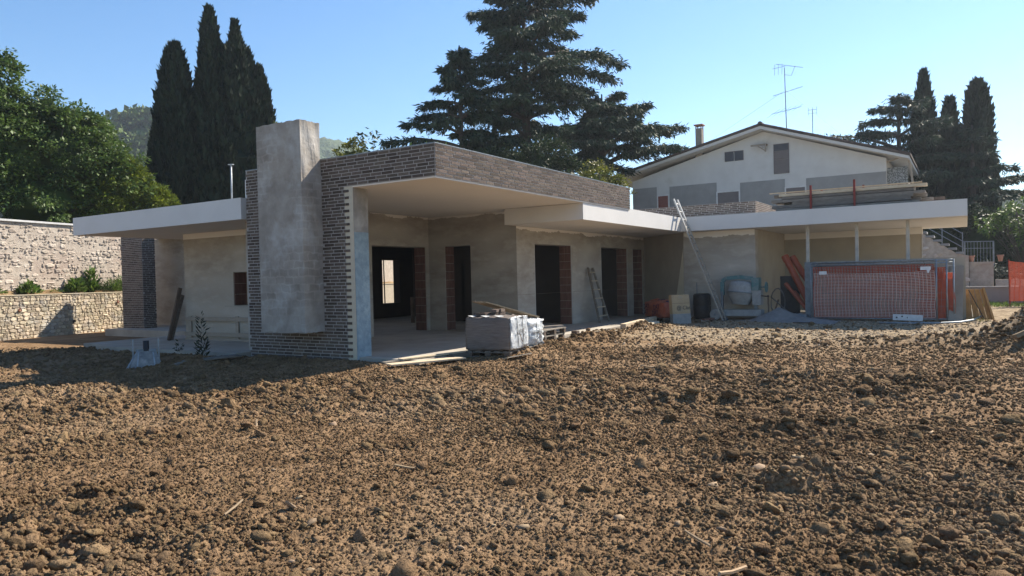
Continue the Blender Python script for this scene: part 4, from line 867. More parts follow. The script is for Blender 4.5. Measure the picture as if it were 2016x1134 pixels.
for x, y, z0, z1, lab in ((43.2, 7.12, 8.4, 10.45, 'short rooftop aerial with a small grid head'), (43.3, 6.75, 8.3, 8.95, 'stubby low aerial near the roof slope')):
    t = thing('roof_antenna', lab, 'antenna', (x, y, z0), 'aerials on the gabled roof'); MB().tube([(x, y, z0), (x, y, z1)], .02, 5).build('mast', 'steel_grey', t)
    m = MB()
    for dy in (-.22, 0, .22):
        m.tube([(x, y+dy, z1-.3), (x, y+dy, z1+.15)], .008, 4)
    m.tube([(x, y-.22, z1), (x, y+.22, z1)], .012, 4).tube([(x, y-.22, z1-.2), (x, y+.22, z1-.2)], .008, 4).build('antenna_head', 'steel_grey', t)
for q, (a, b) in enumerate((((42.7, 8.5, 11.6), (40.4, 12.6, 8.6)), ((42.7, 8.4, 11.6), (43, 4.8, 8.0)))):
    solo(MB().tube([a, b], .005, 3), 'guy_wire', 'steel_grey', ['thin guy wire from aerial mast toward the chimney', 'thin guy wire from aerial mast down to the eaves'][q], 'wire', b)
# ---------------------------------------------------------------- stairs, planter and block wall on the far side
st = thing('garden_stairs', 'stone faced garden stairs with dark steel railing beside the gabled house', 'stairs', (37, .8, 0))
MB().add([(37, 3.2, 0), (37, -.1, 0), (37, -.1, 2.0), (37, .35, 2.12), (37, 1.7, 3.1), (37, 3.2, 4.1)]+[(38.2, y, z) for y, z in ((3.2, 0), (-.1, 0), (-.1, 2.0), (.35, 2.12), (1.7, 3.1), (3.2, 4.1))],
         [(0, 1, 2, 3, 4, 5), (11, 10, 9, 8, 7, 6), (2, 8, 9, 3), (3, 9, 10, 4), (4, 10, 11, 5), (1, 7, 8, 2), (0, 5, 11, 6)]).build('stair_wall', 'rubble_mortar', st)
for q in range(9): y = 2.6-q*.28; MB().box(36.93, 38.2, y-.3, y+.02, 3.66-q*.19-.05, 3.70-q*.19).build('tread', 'house_grey', st)
sm_ = stone_meshes(6, .3, 'rubble', .75, 77); g = random.Random(4)
for q in range(46):
    y = g.uniform(-.05, 1.8); z = g.uniform(.5, 1.2+1.0*max(0, (y-.2)/1.6)+.6); o = link('stone', g.choice(sm_), None, st, (36.99, y, z)); o.scale = (g.uniform(.15, .34), .06, g.uniform(.10, .2)); o.rotation_euler = (0, g.uniform(-.4, .4), -math.pi/2)
rl = MB()
for h in (.95, .62, .35): rl.tube([(37.0, 2.6, 3.75+h), (37, .1, 2.05+h-.05)], .018, 5)
rl.build('handrail', 'steel_grey', st)
for q in range(4): y = 2.4-q*.76; MB().box(36.98, 37.02, y-.02, y+.02, 2.05+(y-.1)*.68, 3.0+(y-.1)*.68).build('rail_post', 'steel_grey', st)
t = thing('landing_railing', 'dark steel railing along the stair landing', 'railing', (38.5, -.5, 1.5))
m = MB().tube([(38.5, .1, 2.65), (38.5, -1.05, 2.62)], .02, 5).tube([(38.5, .1, 2.35), (38.5, -1.05, 2.32)], .014, 5)
m.build('handrail', 'steel_grey', t)
for q in range(10): MB().tube([(38.5, .05-q*.12, 1.5), (38.5, .05-q*.12, 2.62)], .010 if q % 9 else .035, 5).build('baluster', 'steel_grey', t)
solo(MB().box(37.5, 38.2, -1.0, -.12, 0, 1.62).box(37.45, 38.25, -1.03, -.12, 1.62, 1.72), 'planter_wall', 'rubble_mortar', 'grey stone planter wall below the landing railing', 'wall', (37.8, -.5, 0))
for q, (y, z) in enumerate(((.0, 1.72), (-.9, 1.72))): solo(MB().lathe([(.07, 0), (.11, .22), (.13, .24), (.13, .28), (.10, .28), (.07, .1)], (37.6, y-.35 if q else y-.2, z), n=14), 'flower_pot', 'terra', ['small pale clay pot at the foot of the handrail', 'clay pot at the far corner of the planter wall'][q], 'pot', (37.6, y-.2, z), smooth=True)
solo(MB().box(36.0, 36.25, -6, .3, -.1, .62).box(35.95, 36.3, -6, .3, .62, .68), 'block_wall', 'house_grey', 'low grey block wall with flat coping behind the grass strip', 'wall', (36.1, -2, 0))
solo(MB().box(37.2, 37.4, -6, -1.05, 0, .95), 'rear_block_wall', 'rubble_mortar', 'second rough wall stepping up behind the low block wall', 'wall', (37.3, -3, 0))
# ---------------------------------------------------------------- nets and site fences
def net(mb, o, u, v, nu, nv, wu, wv, amp, seed, sag=0, hang=.0):
    """plastic net: nu strands across, nv up, as thin ribbons with loose waves; o origin, u across, v up"""
    o, u, v = (np.array(q, float) for q in (o, u, v)); nrm = np.cross(u, v); nrm /= np.linalg.norm(nrm); Lu, Lv = np.linalg.norm(u), np.linalg.norm(v)
    def P(a, b): 
        w1 = amp*(math.sin(a*9+b*5+seed)+.6*math.sin(b*11-a*4+seed*2)); w2 = amp*(math.sin(b*8+a*2.2+seed)+.5*math.sin(b*17))
        return o+u*(a+w2*.5/Lu)+v*(b - sag*4*a*(1-a)*b) + nrm*w1*.6
    for i in range(nu):
        a = i/(nu-1); seg = [P(a, b/16) for b in range(17)]; d = u/Lu*wu/2
        mb.add([q for p in seg for q in (p-d, p+d)], [(2*k, 2*k+1, 2*k+3, 2*k+2) for k in range(16)])
    for j in range(nv):
        b = j/(nv-1); seg = [P(a/16, b) for a in range(17)]; d = v/Lv*wv/2
        mb.add([q for p in seg for q in (p-d+nrm*.002, p+d+nrm*.002)], [(2*k, 2*k+1, 2*k+3, 2*k+2) for k in range(16)])
    return mb
def site_fence(label, a, b, z0, z1, seed, nets, group):
    a = np.array((*a, 0.)); b = np.array((*b, 0.)); t = thing('site_fence_panel', label, 'fence', (*((a+b)/2)[:2], 0), group); zz = np.array((0, 0, 1.))
    for p in (a, b): MB().tube([p+zz*z0, p+zz*z1], .021, 8).build('frame_post', 'galvanised', t, True)
    for z in (z0+.02, z1-.02, z1-.10): MB().tube([a+zz*z, b+zz*z], .019, 8).build('frame_rail', 'galvanised', t, True)
    m = MB(); n = 26
    for q in range(1, n): p = a+(b-a)*q/n; m.tube([p+zz*z0, p+zz*z1], .0035, 3, False)
    for q in range(1, 9): m.tube([a+zz*(z0+(z1-z0)*q/9), b+zz*(z0+(z1-z0)*q/9)], .0035, 3, False)
    tag(m.build('wire_mesh', 'galvanised', t), kind='stuff')
    d = (b-a)/np.linalg.norm(b-a); nr = np.array((d[1], -d[0], 0)); nr = nr if nr@(-a) > 0 else -nr
    for (f0, f1, h0, h1, off, m_, nu, nv, wu, wv, amp, sag) in nets:
        o = a+(b-a)*f0+zz*h0+nr*off
        tag(net(MB(), o, (b-a)*(f1-f0), zz*(h1-h0), nu, nv, wu, wv, amp, seed, sag).build('plastic_net', m_, t), kind='stuff')
    return t
site_fence('site fence panel hung with a sagging bleached orange net, in front of the concrete wall', (23.95, 4.08), (23.75, .72), .03, 1.76, 1,
           [(.03, .99, .10, 1.42, .035, 'bleached_net', 34, 30, .016, .016, .022, .035), (.02, .98, .08, 1.60, -.03, 'orange_net', 42, 34, .022, .022, .012, .0)], 'leaning fence panels')
site_fence('second site fence panel standing close behind the netted one', (24.05, 3.9), (23.80, .47), .03, 1.74, 2, [(.80, 1.0, .06, 1.5, .0, 'orange_net', 12, 26, .04, .03, .015, 0)], 'leaning fence panels')
site_fence('hindmost site fence panel, nearly hidden behind two others', (24.15, 3.8), (23.86, .30), .03, 1.75, 3, [(.85, 1.0, .06, 1.35, .0, 'orange_net', 10, 24, .05, .03, .02, 0)], 'leaning fence panels')
solo(MB().box(24.28, 24.34, 4.0, 4.32, 0, 1.78), 'grey_board', 'steel_grey', 'upright grey board at the open end of the fence panels', 'board', (24.3, 4.2, 0))
solo(MB().box(24.48, 24.62, .02, 4.1, -.03, 1.80), 'concrete_wall_panel', 'render_smooth', 'low plastered wall directly behind the fence panels', 'wall', (24.5, 2, 0))
solo(MB().beam((23.78, .28, 0), (24.42, .22, 1.55), .34, .03, (-1, 0, .4)), 'formwork_board', 'ply', 'grey formwork board leaning on the low plastered wall', 'board', (23.8, .25, 0))
t = thing('shutter_panel', 'yellow brown wooden formwork panel leaning behind the low wall', 'panel', (24.6, -.25, 0))
for q in range(4): MB().add([(24.45+.02*q, .02-.17*q, 0), (24.45+.02*q, -.145-.17*q, 0), (24.75, -.06-.12*q, .86), (24.75, .05-.12*q, .86)]+[(24.49+.02*q, .02-.17*q, 0), (24.49+.02*q, -.145-.17*q, 0), (24.79, -.06-.12*q, .86), (24.79, .05-.12*q, .86)],
     [(0, 3, 2, 1), (4, 5, 6, 7), (0, 1, 5, 4), (1, 2, 6, 5), (2, 3, 7, 6), (3, 0, 4, 7)]).build('board', 'wood_orange', t)
MB().beam((24.43, -.62, .02), (24.74, -.40, .90), .06, .05).build('batten', 'wood_orange', t)
MB().tube([(24.43, -.05, .85), (24.40, -.25, .4), (24.43, -.4, .05)], .012, 5).build('strap', 'black_plastic', t)
solo(MB().tube([(22.75, 2.1, .0), (22.8, 1.2, -.01), (22.85, .6, .0), (23.2, .15, .01), (23.9, -.15, .03), (24.6, -.35, .10)], .028, 8), 'grey_hose', 'galvanised', 'grey hose lying along the foot of the fence panels', 'hose', (23, .5, 0), smooth=True)
t = thing('perforated_bracket', 'white perforated strip lying against the foot of the netted fence', 'bracket', (23.6, 1.3, 0))
m = MB().beam((23.62, 1.82, .11), (23.58, 1.06, .085), .03, .17); m.build('strip', 'white_plastic', t)
for q in range(5): y = 1.72-.14*q; MB().lathe([(.001, 0), (.022, 0), (.022, .004)], (23.585, y, .10+.03*(q % 2)), (-1, 0, 0), 10).build('hole', 'black_plastic', t)
for q, (y, z, wd) in enumerate(((3.72, 1.43, .22), (.98, 1.50, .26))):
    t = thing('fence_tag', ['small white plate tied to the shaded end of the netted fence', 'white plate with a hanging corner tied near the fence boards'][q], 'plate', (23.83, y, z)); x = 23.86 if q == 0 else 23.70
    MB().box(x, x+.006, y-wd/2, y+wd/2, z-.05, z+.05).build('plate', 'white_plastic', t)
    if q: MB().add([(x-.002, y-.02, z-.05), (x-.002, y-.11, z-.05), (x-.01, y-.06, z-.16)], [(0, 1, 2)]).build('torn_corner', 'white_plastic', t)
    MB().tube([(x-.01, y, z+.05), (x, y+.05, z+.2)], .004, 4).build('tie', 'black_plastic', t)
t = thing('orange_barrier', 'bright orange plastic safety net strung past the block wall', 'barrier net', (33.5, -1.6, 0))
MB().tube([(33.6, -1.40, -.05), (33.6, -1.38, 1.75)], .03, 6).build('post', 'red_paint', t)
tag(net(MB(), (33.55, -1.4, .18), (1.0, -3.2, 0), (0, 0, 1.5), 22, 34, .04, .03, .03, 4, .10).build('plastic_net', 'orange_net', t), kind='stuff')
# ---------------------------------------------------------------- timber pile on the wing roof
g = random.Random(12)
for lay in range(6):
    for q in range(4):
        y1 = 5.25-g.uniform(0, .35)-(.3 if lay in (2, 4) else 0); y0 = .85+g.uniform(-.1, .7)-(.15 if q == 0 and lay < 2 else 0); x = 24.15+q*.25; z = 3.43+lay*.092
        solo(MB().beam((x, y1, z+.02+.004*g.random()), (x+g.uniform(-.03, .03), y0, z+.02+g.uniform(-.012, .012)), .235, .078+g.uniform(0, .01)), 'scaffold_plank', 'wood_grey' if lay < 5 or q else 'wood_pale',
             'weathered grey scaffold plank in the %s layer of the roof timber pile' % ['lowest', 'second', 'third', 'fourth', 'fifth'][lay] if lay < 5 else 'scaffold plank on top of the timber pile on the wing roof', 'plank', (x, 3, z), 'roof pile planks, layer %d' % (lay+1) if lay < 5 else 'topmost planks of the roof pile')
solo(MB().beam((24.1, 5.3, 4.0), (24.1, 1.05, 4.0), .12, .022), 'pale_lath', 'wood_pale', 'long pale lath along the top edge of the timber pile', 'lath', (24.1, 3, 3.99))
solo(MB().beam((25.1, 3.0, 3.44), (25.15, .45, 3.44), .25, .09).beam((25.1, 2.8, 3.55), (25.15, .5, 3.57), .25, .09), 'dark_beam_pair', 'wood_dark', 'dark beams sticking out past the end of the timber pile', 'beam', (25.1, 1.5, 3.4))
for q, (x, y, h) in enumerate(((24.0, 4.05, 4.15), (25.2, 3.92, 4.12), (24.0, 2.82, 4.22), (25.2, 2.7, 4.16))):
    solo(MB().box(x-.03, x+.03, y-.03, y+.03, 3.402, h).box(x-.05, x+.05, y-.05, y+.05, 3.402, 3.415), 'clamp_post', 'red_paint', ['red steel post holding the timber pile, near the brick parapet', 'red post behind the pile, near the brick parapet',
         'red steel post holding the timber pile near its free end', 'red post behind the pile near its free end'][q], 'post', (x, y, 3.4), 'red posts round the timber pile')
# ---------------------------------------------------------------- things on the site
def soft_box(o, u, v, h, n=9, bulge=.03, jit=.012, seed=0, round_=.0):
    """wrapped load: a box on base corner o with edges u, v and height h, skin bulging and creased"""
    g = np.random.default_rng(seed); o, u, v = (np.array(q, float) for q in (o, u, v)); bm = bmesh.new(); bmesh.ops.create_cube(bm, size=1)
    bmesh.ops.subdivide_edges(bm, edges=bm.edges, cuts=n, use_grid_fill=True); V = np.array([q.co[:] for q in bm.verts])+.5; F = [tuple(q.index for q in p.verts) for p in bm.faces]; bm.free()
    c = V-.5; e = 1-np.clip(np.abs(c).max(1, keepdims=True)*0, 0, 1)
    prof = np.cos(np.clip(c, -.5, .5)*np.pi)
    d = np.zeros_like(V)
    for ax in range(3):
        oth = [k for k in range(3) if k != ax]; m = np.abs(c[:, ax]) > .499
        d[m, ax] += np.sign(c[m, ax])*(bulge*prof[m][:, oth[0]]*prof[m][:, oth[1]] + jit*g.standard_normal(m.sum()))
    P = o + V[:, :1]*u + V[:, 1:2]*v + V[:, 2:]*np.array((0, 0, h)) + d[:, :1]*u/np.linalg.norm(u) + d[:, 1:2]*v/np.linalg.norm(v) + d[:, 2:]*np.array((0, 0, 1.))
    if round_: 
        k = np.sort(np.abs(c), 1)[:, 1:2]*np.sort(np.abs(c), 1)[:, 2:]*4; P = P + (P.mean(0)-P)*round_*np.clip(k-.55, 0, 1)
    mb = MB(); mb.add(P, F); return mb
def pallet(label, o, u, v, z, group=None, L=1.2):
    o = np.array((*o, z)); u = np.array((*u, 0.)); v = np.array((*v, 0.)); t = thing('wooden_pallet', label, 'pallet', tuple(o+u/2+v/2), group)
    for q in range(5):
        a = o+u*.0+v*(.08+.84*q/4); MB().beam(a+(0, 0, .125), a+u+(0, 0, .125), .13, .02).build('deck_board', 'wood_grey', t)
    for q in range(3):
        a = o+u*(.06+.44*q); MB().beam(a+(0, 0, .105), a+v+(0, 0, .105), .10, .018).build('stringer', 'wood_grey', t)
        MB().beam(a+(0, 0, .012), a+v+(0, 0, .012), .10, .018).build('bottom_board', 'wood_grey', t)
        for p in (.08, .5, .92):
            b = a+v*p; MB().beam(b-unitv(v)*.06+(0, 0, .058), b+unitv(v)*.06+(0, 0, .058), .10, .075).build('block', 'wood_dark', t)
    return t
def unitv(v): v = np.array(v, float); return v/np.linalg.norm(v)
ux = unitv((.9925, .1219)); vy = unitv((-.1219, .9925))
A = np.array((11.79, 7.48))
pallet('pallet under the grey wrapped pack of bricks', A+ux*.02, ux*.82, vy*.98, -.05)
pallet('pallet under the smaller torn white wrapped pack', A+ux*.95, ux*.8, vy*.88, -.05)
t = thing('wrapped_brick_pack', 'grey film wrapped pack of bricks with white side, planks resting on top', 'brick pack', (*(A+ux*.5+vy*.6), .09))
soft_box((*A, .09), (*ux*.86, 0), (*vy*.98, 0), .65, 12, .025, .009, 1, .06).build('film', 'film', t, True)
m = soft_box((*(A+ux*.05-vy*.022), .12), (*ux*.79, 0), (*vy*.03, 0), .61, 9, .012, .006, 2); m.build('white_label_film', 'film_white', t, True)
m = MB()
for f in (.32, .62): p = A+ux*.86*f-vy*.04; m.tube([(*p, .75), (*(p+ux*.07), .10)], .006, 4)
m.build('strap', 'black_plastic', t)
m = MB()
for f in (.2, .5, .8): m.add([(*(A+vy*.98*f-ux*.01), .75), (*(A+vy*.98*(f+.12)-ux*.012), .78), (*(A+vy*.98*(f+.1)+ux*.25), .77), (*(A+vy*.98*f+ux*.2), .76)], [(0, 1, 2, 3)])
m.build('film_flap', 'film_white', t)
for q, c in enumerate('PUREZ'):
    p = A+ux*(.24+.085*q)-vy*.052; text('lettering', c, .11, 'ink_dark', t, (*p, .36+.06*(1-((q-2)/2)**2)), (*ux, .25*(2-q)*.5), (0, 0, 1))
t = thing('torn_wrapped_pack', 'smaller pack of bricks in torn white film behind the grey wrapped one', 'brick pack', (*(A+ux*1.6+vy*.5), .09))
soft_box((*(A+ux*.95), .09), (*ux*.80, 0), (*vy*.90, 0), .54, 10, .04, .022, 4, .12).build('film', 'film_white', t, True)
m = MB(); p = A+ux*1.2-vy*.05; m.tube([(*p, .62), (*(p+ux*.1), .1)], .006, 4).build('strap', 'black_plastic', t)
for q, c in enumerate('PUREZ'):
    p = A+ux*(1.14+.09*q)-vy*.075; text('lettering', c, .11, 'ink_dark', t, (*p, .30+.05*(1-((q-2)/2)**2)), (*ux, .25*(2-q)*.5), (0, 0, 1))
g = random.Random(3); bpk = [(.45, .62, 0), (.45, .62, 1), (.62, .60, 0), (.62, .6, 1), (.28, .95, 0), (.30, .78, 0), (.36, 1.02, 0), (.52, .86, 0)]
for q, (a, b, lv) in enumerate(bpk):
    p = A+ux*a+vy*b*.8; an = g.uniform(-.3, .3)+.2; dx = np.array((math.cos(an), math.sin(an)))*.125; z = .79+lv*.062
    solo(MB().beam((*(p-dx), z+.003), (*(p+dx), z+.003), .11, .055), 'loose_brick', 'brick', 'loose dark brick lying on top of the wrapped pack' if lv == 0 else 'loose dark brick laid on another brick under the planks', 'brick', (*p, z-.03), 'loose bricks on the pack' if lv == 0 else 'upper loose bricks')
for q in range(3):
    d = vy*(.13*q)
    solo(MB().beam((*(A+ux*.40+vy*.72+d), 1.03+.01*q), (*(A+ux*1.65+vy*.10+d), .66), .115, .03), 'raw_plank', 'wood', ['raw pine plank sloping down off the bricks, sunlit edge outward', 'middle raw pine plank resting on the loose bricks', 'inner raw pine plank resting on the loose bricks'][q], 'plank', (*(A+ux*1.2+vy*.5+d), .9), 'planks on the wrapped pack')
solo(MB().beam((11.50, 7.40, -.01), (12.0, 7.18, .03), .2, .02, (.1, .2, 1)), 'tilted_board', 'wood_pale', 'pale board end tilted in the soil at the corner of the wrapped pack', 'board', (11.7, 7.3, -.05))
pallet('lower pallet of a stack of two behind the packs', (14.35, 8.15), (1.2, .12), (-.08, .8), .012, 'stacked pallets')
pallet('upper pallet of a stack of two behind the packs', (14.40, 8.2), (1.2, .05), (-.05, .8), .150, 'stacked pallets')
solo(MB().beam((15.55, 8.35, .31), (14.6, 8.75, .31), .14, .05), 'short_block', 'wood_grey', 'short grey timber lying on the stacked pallets', 'timber', (15, 8.5, .29))
solo(MB().box(15.95, 16.1, 8.15, 8.3, .015, .16), 'timber_offcut', 'wood_dark', 'square dark timber offcut on the slab beside the pallets', 'timber', (16, 8.2, .015))
solo(MB().beam((15.9, 8.75, .018), (17.9, 8.5, .018), .03, .012), 'thin_lath', 'wood_dark', 'thin dark lath lying across the sunlit slab', 'lath', (16.9, 8.6, .015))
for q, (a, b, wd, h, m_) in enumerate((((18.45, 8.0), (20.4, 8.22), .16, .17, 'wood_pale'), ((20.42, 8.25), (21.85, 8.40), .16, .17, 'wood_pale'), ((18.9, 7.75), (21.0, 8.02), .2, .08, 'cream'))):
    solo(MB().beam((*a, h/2), (*b, h/2+.01), wd, h), 'edge_timber', m_, ['squared pale timber on the slab edge, its dark end toward the pallets', 'squared pale timber ending at the wrapped orange bags', 'flat pale board lying before the squared timbers'][q], 'timber', (*a, 0))
for q, (a, b) in enumerate((((17.3, 8.15), (18.3, 7.75)), ((17.6, 8.0), (18.9, 7.6)), ((16.9, 8.3), (17.6, 8.05)))):
    solo(MB().beam((*a, .02+.02*q), (*b, .01+.025*q), .09, .018), 'thin_lath', 'wood_pale', ['pale lath at the slab edge under another lath', 'pale lath laid over the others at the slab edge', 'short pale lath at the slab edge'][q], 'lath', (*a, 0))
for q, (a, b, wd) in enumerate((((10.15, 9.25), (12.3, 8.62), .20), ((9.75, 8.75), (11.1, 8.10), .28), ((10.3, 8.95), (11.9, 8.5), .16))):
    z = -.02+.03*q; solo(MB().beam((*a, z), (*b, z+.01), wd, .025), 'edge_board', ['wood_grey', 'wood_pale', 'wood_pale'][q], ['grey board along the slab edge by the blue stained wall end', 'pale sunlit board flat on the soil before the terrace', 'narrow pale board beside the grey edge board'][q], 'board', (*a, z-.02))
solo(MB().beam((11.3, 8.55, .0), (12.0, 8.38, .0), .16, .10), 'edge_block', 'wood_grey', 'short grey block beside the wrapped pack at the slab edge', 'block', (11.6, 8.5, -.05))
# wooden step ladder leaning on the wall
t = thing('wooden_ladder', 'short wooden ladder leaning between two door openings', 'ladder', (21.2, 9.85, .015))
fa, fb, ta, tb_ = (np.array(q) for q in ((20.85, 9.83, .02), (21.60, 9.85, .02), (21.22, 10.38, 1.78), (21.60, 10.40, 1.78)))
MB().beam(fa, ta, .05, .08, (1, 0, 0)).build('side_rail', 'wood_grey', t); MB().beam(fb, tb_, .05, .08, (1, 0, 0)).build('side_rail', 'wood_grey', t)
for q in range(6): f = (q+.75)/6.3; MB().beam(fa+(ta-fa)*f, fb+(tb_-fb)*f, .07, .035).build('rung', 'wood_pale', t)
# long aluminium ladder in the roof corner
t = thing('aluminium_ladder', 'long aluminium ladder propped against the inner corner of the white roof', 'ladder', (23.45, 6.7, 0))
F0, F1 = np.array((23.28, 6.63, -.02)), np.array((23.24, 8.17, 3.99)); S = np.array((.36, .0, 0))
for o_ in (0, 1): MB().beam(F0+S*o_, F1+S*o_, .04, .085, (1, 0, 0)).build('side_rail', 'aluminium', t)
for q in range(15): p = F0+(F1-F0)*(q+.6)/15.2; MB().tube([p-(.02, 0, 0), p+S+(.02, 0, 0)], .017, 8).build('rung', 'aluminium', t, True)
for o_ in (0, 1): MB().box(*(F0+S*o_)[[0]]-.03, *(F0+S*o_)[[0]]+.03, 6.58, 6.68, -.05, .06).build('foot', 'rubber', t)
# bags in orange plastic
t = thing('wrapped_cement_bags', 'stack of bags shrink wrapped in orange plastic printed with purple letters', 'bags', (22.7, 8.7, .1))
bo = np.array((22.0, 8.12)); bu = unitv((1.2, 1.22)); bv = np.array((bu[1], -bu[0]))
pallet('pallet under the orange wrapped bags', bo+bu*.0, bu*1.5, bv*.75, -.03)
soft_box((*bo, .11), (*bu*1.62, 0), (*bv*.82, 0), .50, 12, .05, .014, 8, .15).build('plastic_wrap', 'bag_orange', t, True)
for q in range(4): p = bo+bu*(.1+.4*q)+bv*.2; soft_box((*p, .56), (*bu*.42, 0), (*bv*.5, 0), .08, 5, .04, .012, 20+q, .4).build('bag', 'bag_orange' if q % 2 else 'ink_purple', t, True)
for r_, z in enumerate((.17, .36)):
    for q, s in enumerate(('DAY', 'DAY')): p = bo+bu*(1.52-.78*q-.1*r_)-bv*.085; text('lettering', s, .23, 'ink_purple', t, (*p, z), (*(-bu), .12), (0, 0, 1))
# printed carton board
t = thing('printed_carton', 'tan carton with grey lower part and dark print, leaning beside the orange bags', 'carton', (21.8, 7.45, 0))
ca, cb_ = np.array((21.52, 7.66)), np.array((22.05, 7.27)); cu = cb_-ca; cn = np.array((-cu[1], cu[0])); cn = -cn/np.linalg.norm(cn) if cn[0] > 0 else cn/np.linalg.norm(cn); sl = -cn*.10
def cq(f, z, off): p = ca+cu*f-cn*.0+sl*(z/.86)+cn*off; return (p[0], p[1], z)
def slab_q(z0, z1, d): return MB().add([cq(0, z0, 0), cq(1, z0, 0), cq(1, z1, 0), cq(.02, z1, 0), cq(0, z0, -d), cq(1, z0, -d), cq(1, z1, -d), cq(.02, z1, -d)], [(0, 1, 2, 3), (7, 6, 5, 4), (0, 4, 5, 1), (1, 5, 6, 2), (2, 6, 7, 3), (3, 7, 4, 0)])
slab_q(.272, .86, .16).build('box', 'carton', t); slab_q(-.04, .268, .17).build('lower_box', 'carton_grey', t)
MB().add([cq(.02, .592, .003), cq(.99, .592, .003), cq(.99, .60, .003), cq(.02, .60, .003)], [(0, 1, 2, 3)]).build('seam', 'wood_dark', t)
text('lettering', '@ Clas', .17, 'ink_dark', t, cq(.24, .40, .006), (cu[0], cu[1], .0), (sl[0]/.86*.15, sl[1]/.86*.15, 1))
g = random.Random(9)
for q in range(6):
    x, y = 22.75+g.uniform(-.25, .3), 7.15+g.uniform(-.25, .25)
    solo(MB().beam((x-.12, y, .01+.035*(q % 2)), (x+.12, y+g.uniform(-.1, .1), .02+.035*(q % 2)), .12, .05), 'broken_tile', 'clay' if q else 'white_plastic', 'broken red clay piece on the ground by the printed carton' if q else 'white scrap sheet among broken red clay pieces', 'tile' if q else 'scrap', (x, y, 0), 'broken red clay pieces' if q else None)
# black barrel behind the ladder
t = thing('black_barrel', 'black plastic barrel standing behind the aluminium ladder', 'barrel', (24.05, 7.55, 0))
MB().lathe([(.001, 0), (.25, 0), (.28, .1), (.29, .42), (.275, .45), (.29, .48), (.28, .80), (.25, .86), (.24, .80), (.001, .78)], (24.05, 7.55, -.03), n=22).build('body', 'black_plastic', t, True)
MB().tube([(24.2, 7.75, 0), (24.25, 7.78, 1.2)], .016, 6).build('stirring_rod', 'steel_grey', t)
# cement mixer
t = thing('cement_mixer', 'teal cement mixer with a crusted grey drum tipped mouth down', 'cement mixer', (24.0, 6.2, 0))
dc = np.array((23.95, 6.30, 0)); dr = [(.02, 1.24), (.16, 1.23), (.33, 1.20), (.40, 1.14), (.42, 1.0), (.425, .88), (.44, .87), (.44, .84), (.425, .83), (.41, .74), (.34, .60), (.27, .50), (.275, .46), (.25, .46), (.24, .6)]
drum = MB().lathe(dr, dc+(0, 0, 0), (.06, -.10, 1), 30).build('drum', 'cement_crust', t, True)
MB().lathe([(.432, .845), (.45, .85), (.45, .88), (.432, .885)], dc, (.06, -.10, 1), 30).build('drum_band', 'steel_grey', drum, True)
yk = MB(); ys = [(6.82, .78), (6.82, 1.22), (6.72, 1.32), (6.25, 1.36), (5.85, 1.30)]
for a, b in zip(ys, ys[1:]): yk.beam((23.95, a[0], a[1]), (23.95, b[0], b[1]), .12, .09, (1, 0, 0))
yk.build('yoke', 'teal_paint', t)
MB().box(23.75, 24.15, 5.62, 5.84, .92, 1.33).build('gear_housing', 'teal_paint', t); MB().box(23.78, 24.12, 5.56, 5.83, .45, .918).build('motor_box', 'cement_crust', t)
hw = MB().lathe([(.16, 0), (.18, .02), (.16, .04), (.145, .02), (.16, 0)], (23.95, 5.40, 1.02), (0, 1, 0), 20); 
for q in range(4): a = q*math.pi/2; hw.tube([(23.95, 5.42, 1.02), (23.95+.16*math.cos(a), 5.42, 1.02+.16*math.sin(a))], .012, 5)
hw.tube([(23.95, 5.6, 1.02), (23.95, 5.40, 1.02)], .02, 6).build('hand_wheel', 'teal_paint', t, True)
MB().tube([(23.8, 5.56, .75), (23.78, 5.3, .72)], .02, 6).build('drain_pipe', 'black_plastic', t)
MB().box(23.72, 23.80, 5.55, 6.95, .10, .30).box(24.12, 24.20, 5.55, 6.95, .10, .30).box(23.8, 24.12, 5.6, 5.7, .12, .28).box(23.8, 24.12, 6.8, 6.9, .12, .28).build('chassis', 'cement_crust', t)
MB().beam((23.95, 5.75, .3), (23.95, 5.72, .9), .1, .14, (1, 0, 0)).beam((23.95, 6.85, .3), (23.95, 6.83, .9), .08, .1, (1, 0, 0)).build('support', 'steel_grey', t)
for x in (23.62, 24.25):
    wh = MB().lathe([(.03, -.04), (.14, -.04), (.17, -.045), (.185, 0), (.17, .045), (.14, .04), (.03, .04)], (x, 6.98, .15), (1, 0, 0), 22).build('wheel', 'cement_crust', t, True)
    MB().lathe([(.0, -.055), (.035, -.055), (.035, .055), (.0, .055)], (x, 6.98, .15), (1, 0, 0), 12).build('hub', 'steel_grey', wh)
MB().box(23.72, 23.78, 5.58, 5.64, -.05, .1).box(24.14, 24.2, 5.58, 5.64, -.05, .1).build('stand_foot', 'steel_grey', t)
# sand heap
n = 46; V = []; 
for i in range(n):
    for j in range(n):
        x = 22.2+3.0*i/(n-1); y = 3.2+3.1*j/(n-1); r = math.hypot((x-23.55)/1.05, (y-4.95)/.95); r2_ = math.hypot((x-23.0)/1.2, (y-4.1)/1.1)
        V.append((x-23.5, y-4.9, max(.43*max(0, 1-r)**1.05, .16*max(0, 1-r2_)) + .016*math.sin(x*9+y*5)*math.sin(y*11) - .035))
F = [(i*n+j, (i+1)*n+j, (i+1)*n+j+1, i*n+j+1) for i in range(n-1) for j in range(n-1)]
me = bpy.data.meshes.new('sand_heap'); me.from_pydata(V, [], F); me.polygons.foreach_set('use_smooth', [True]*len(F)); me.update()
tag(link('sand_heap', me, 'sand', None, (23.5, 4.9, 0)), 'heap of grey sand beside the cement mixer', 'sand heap')
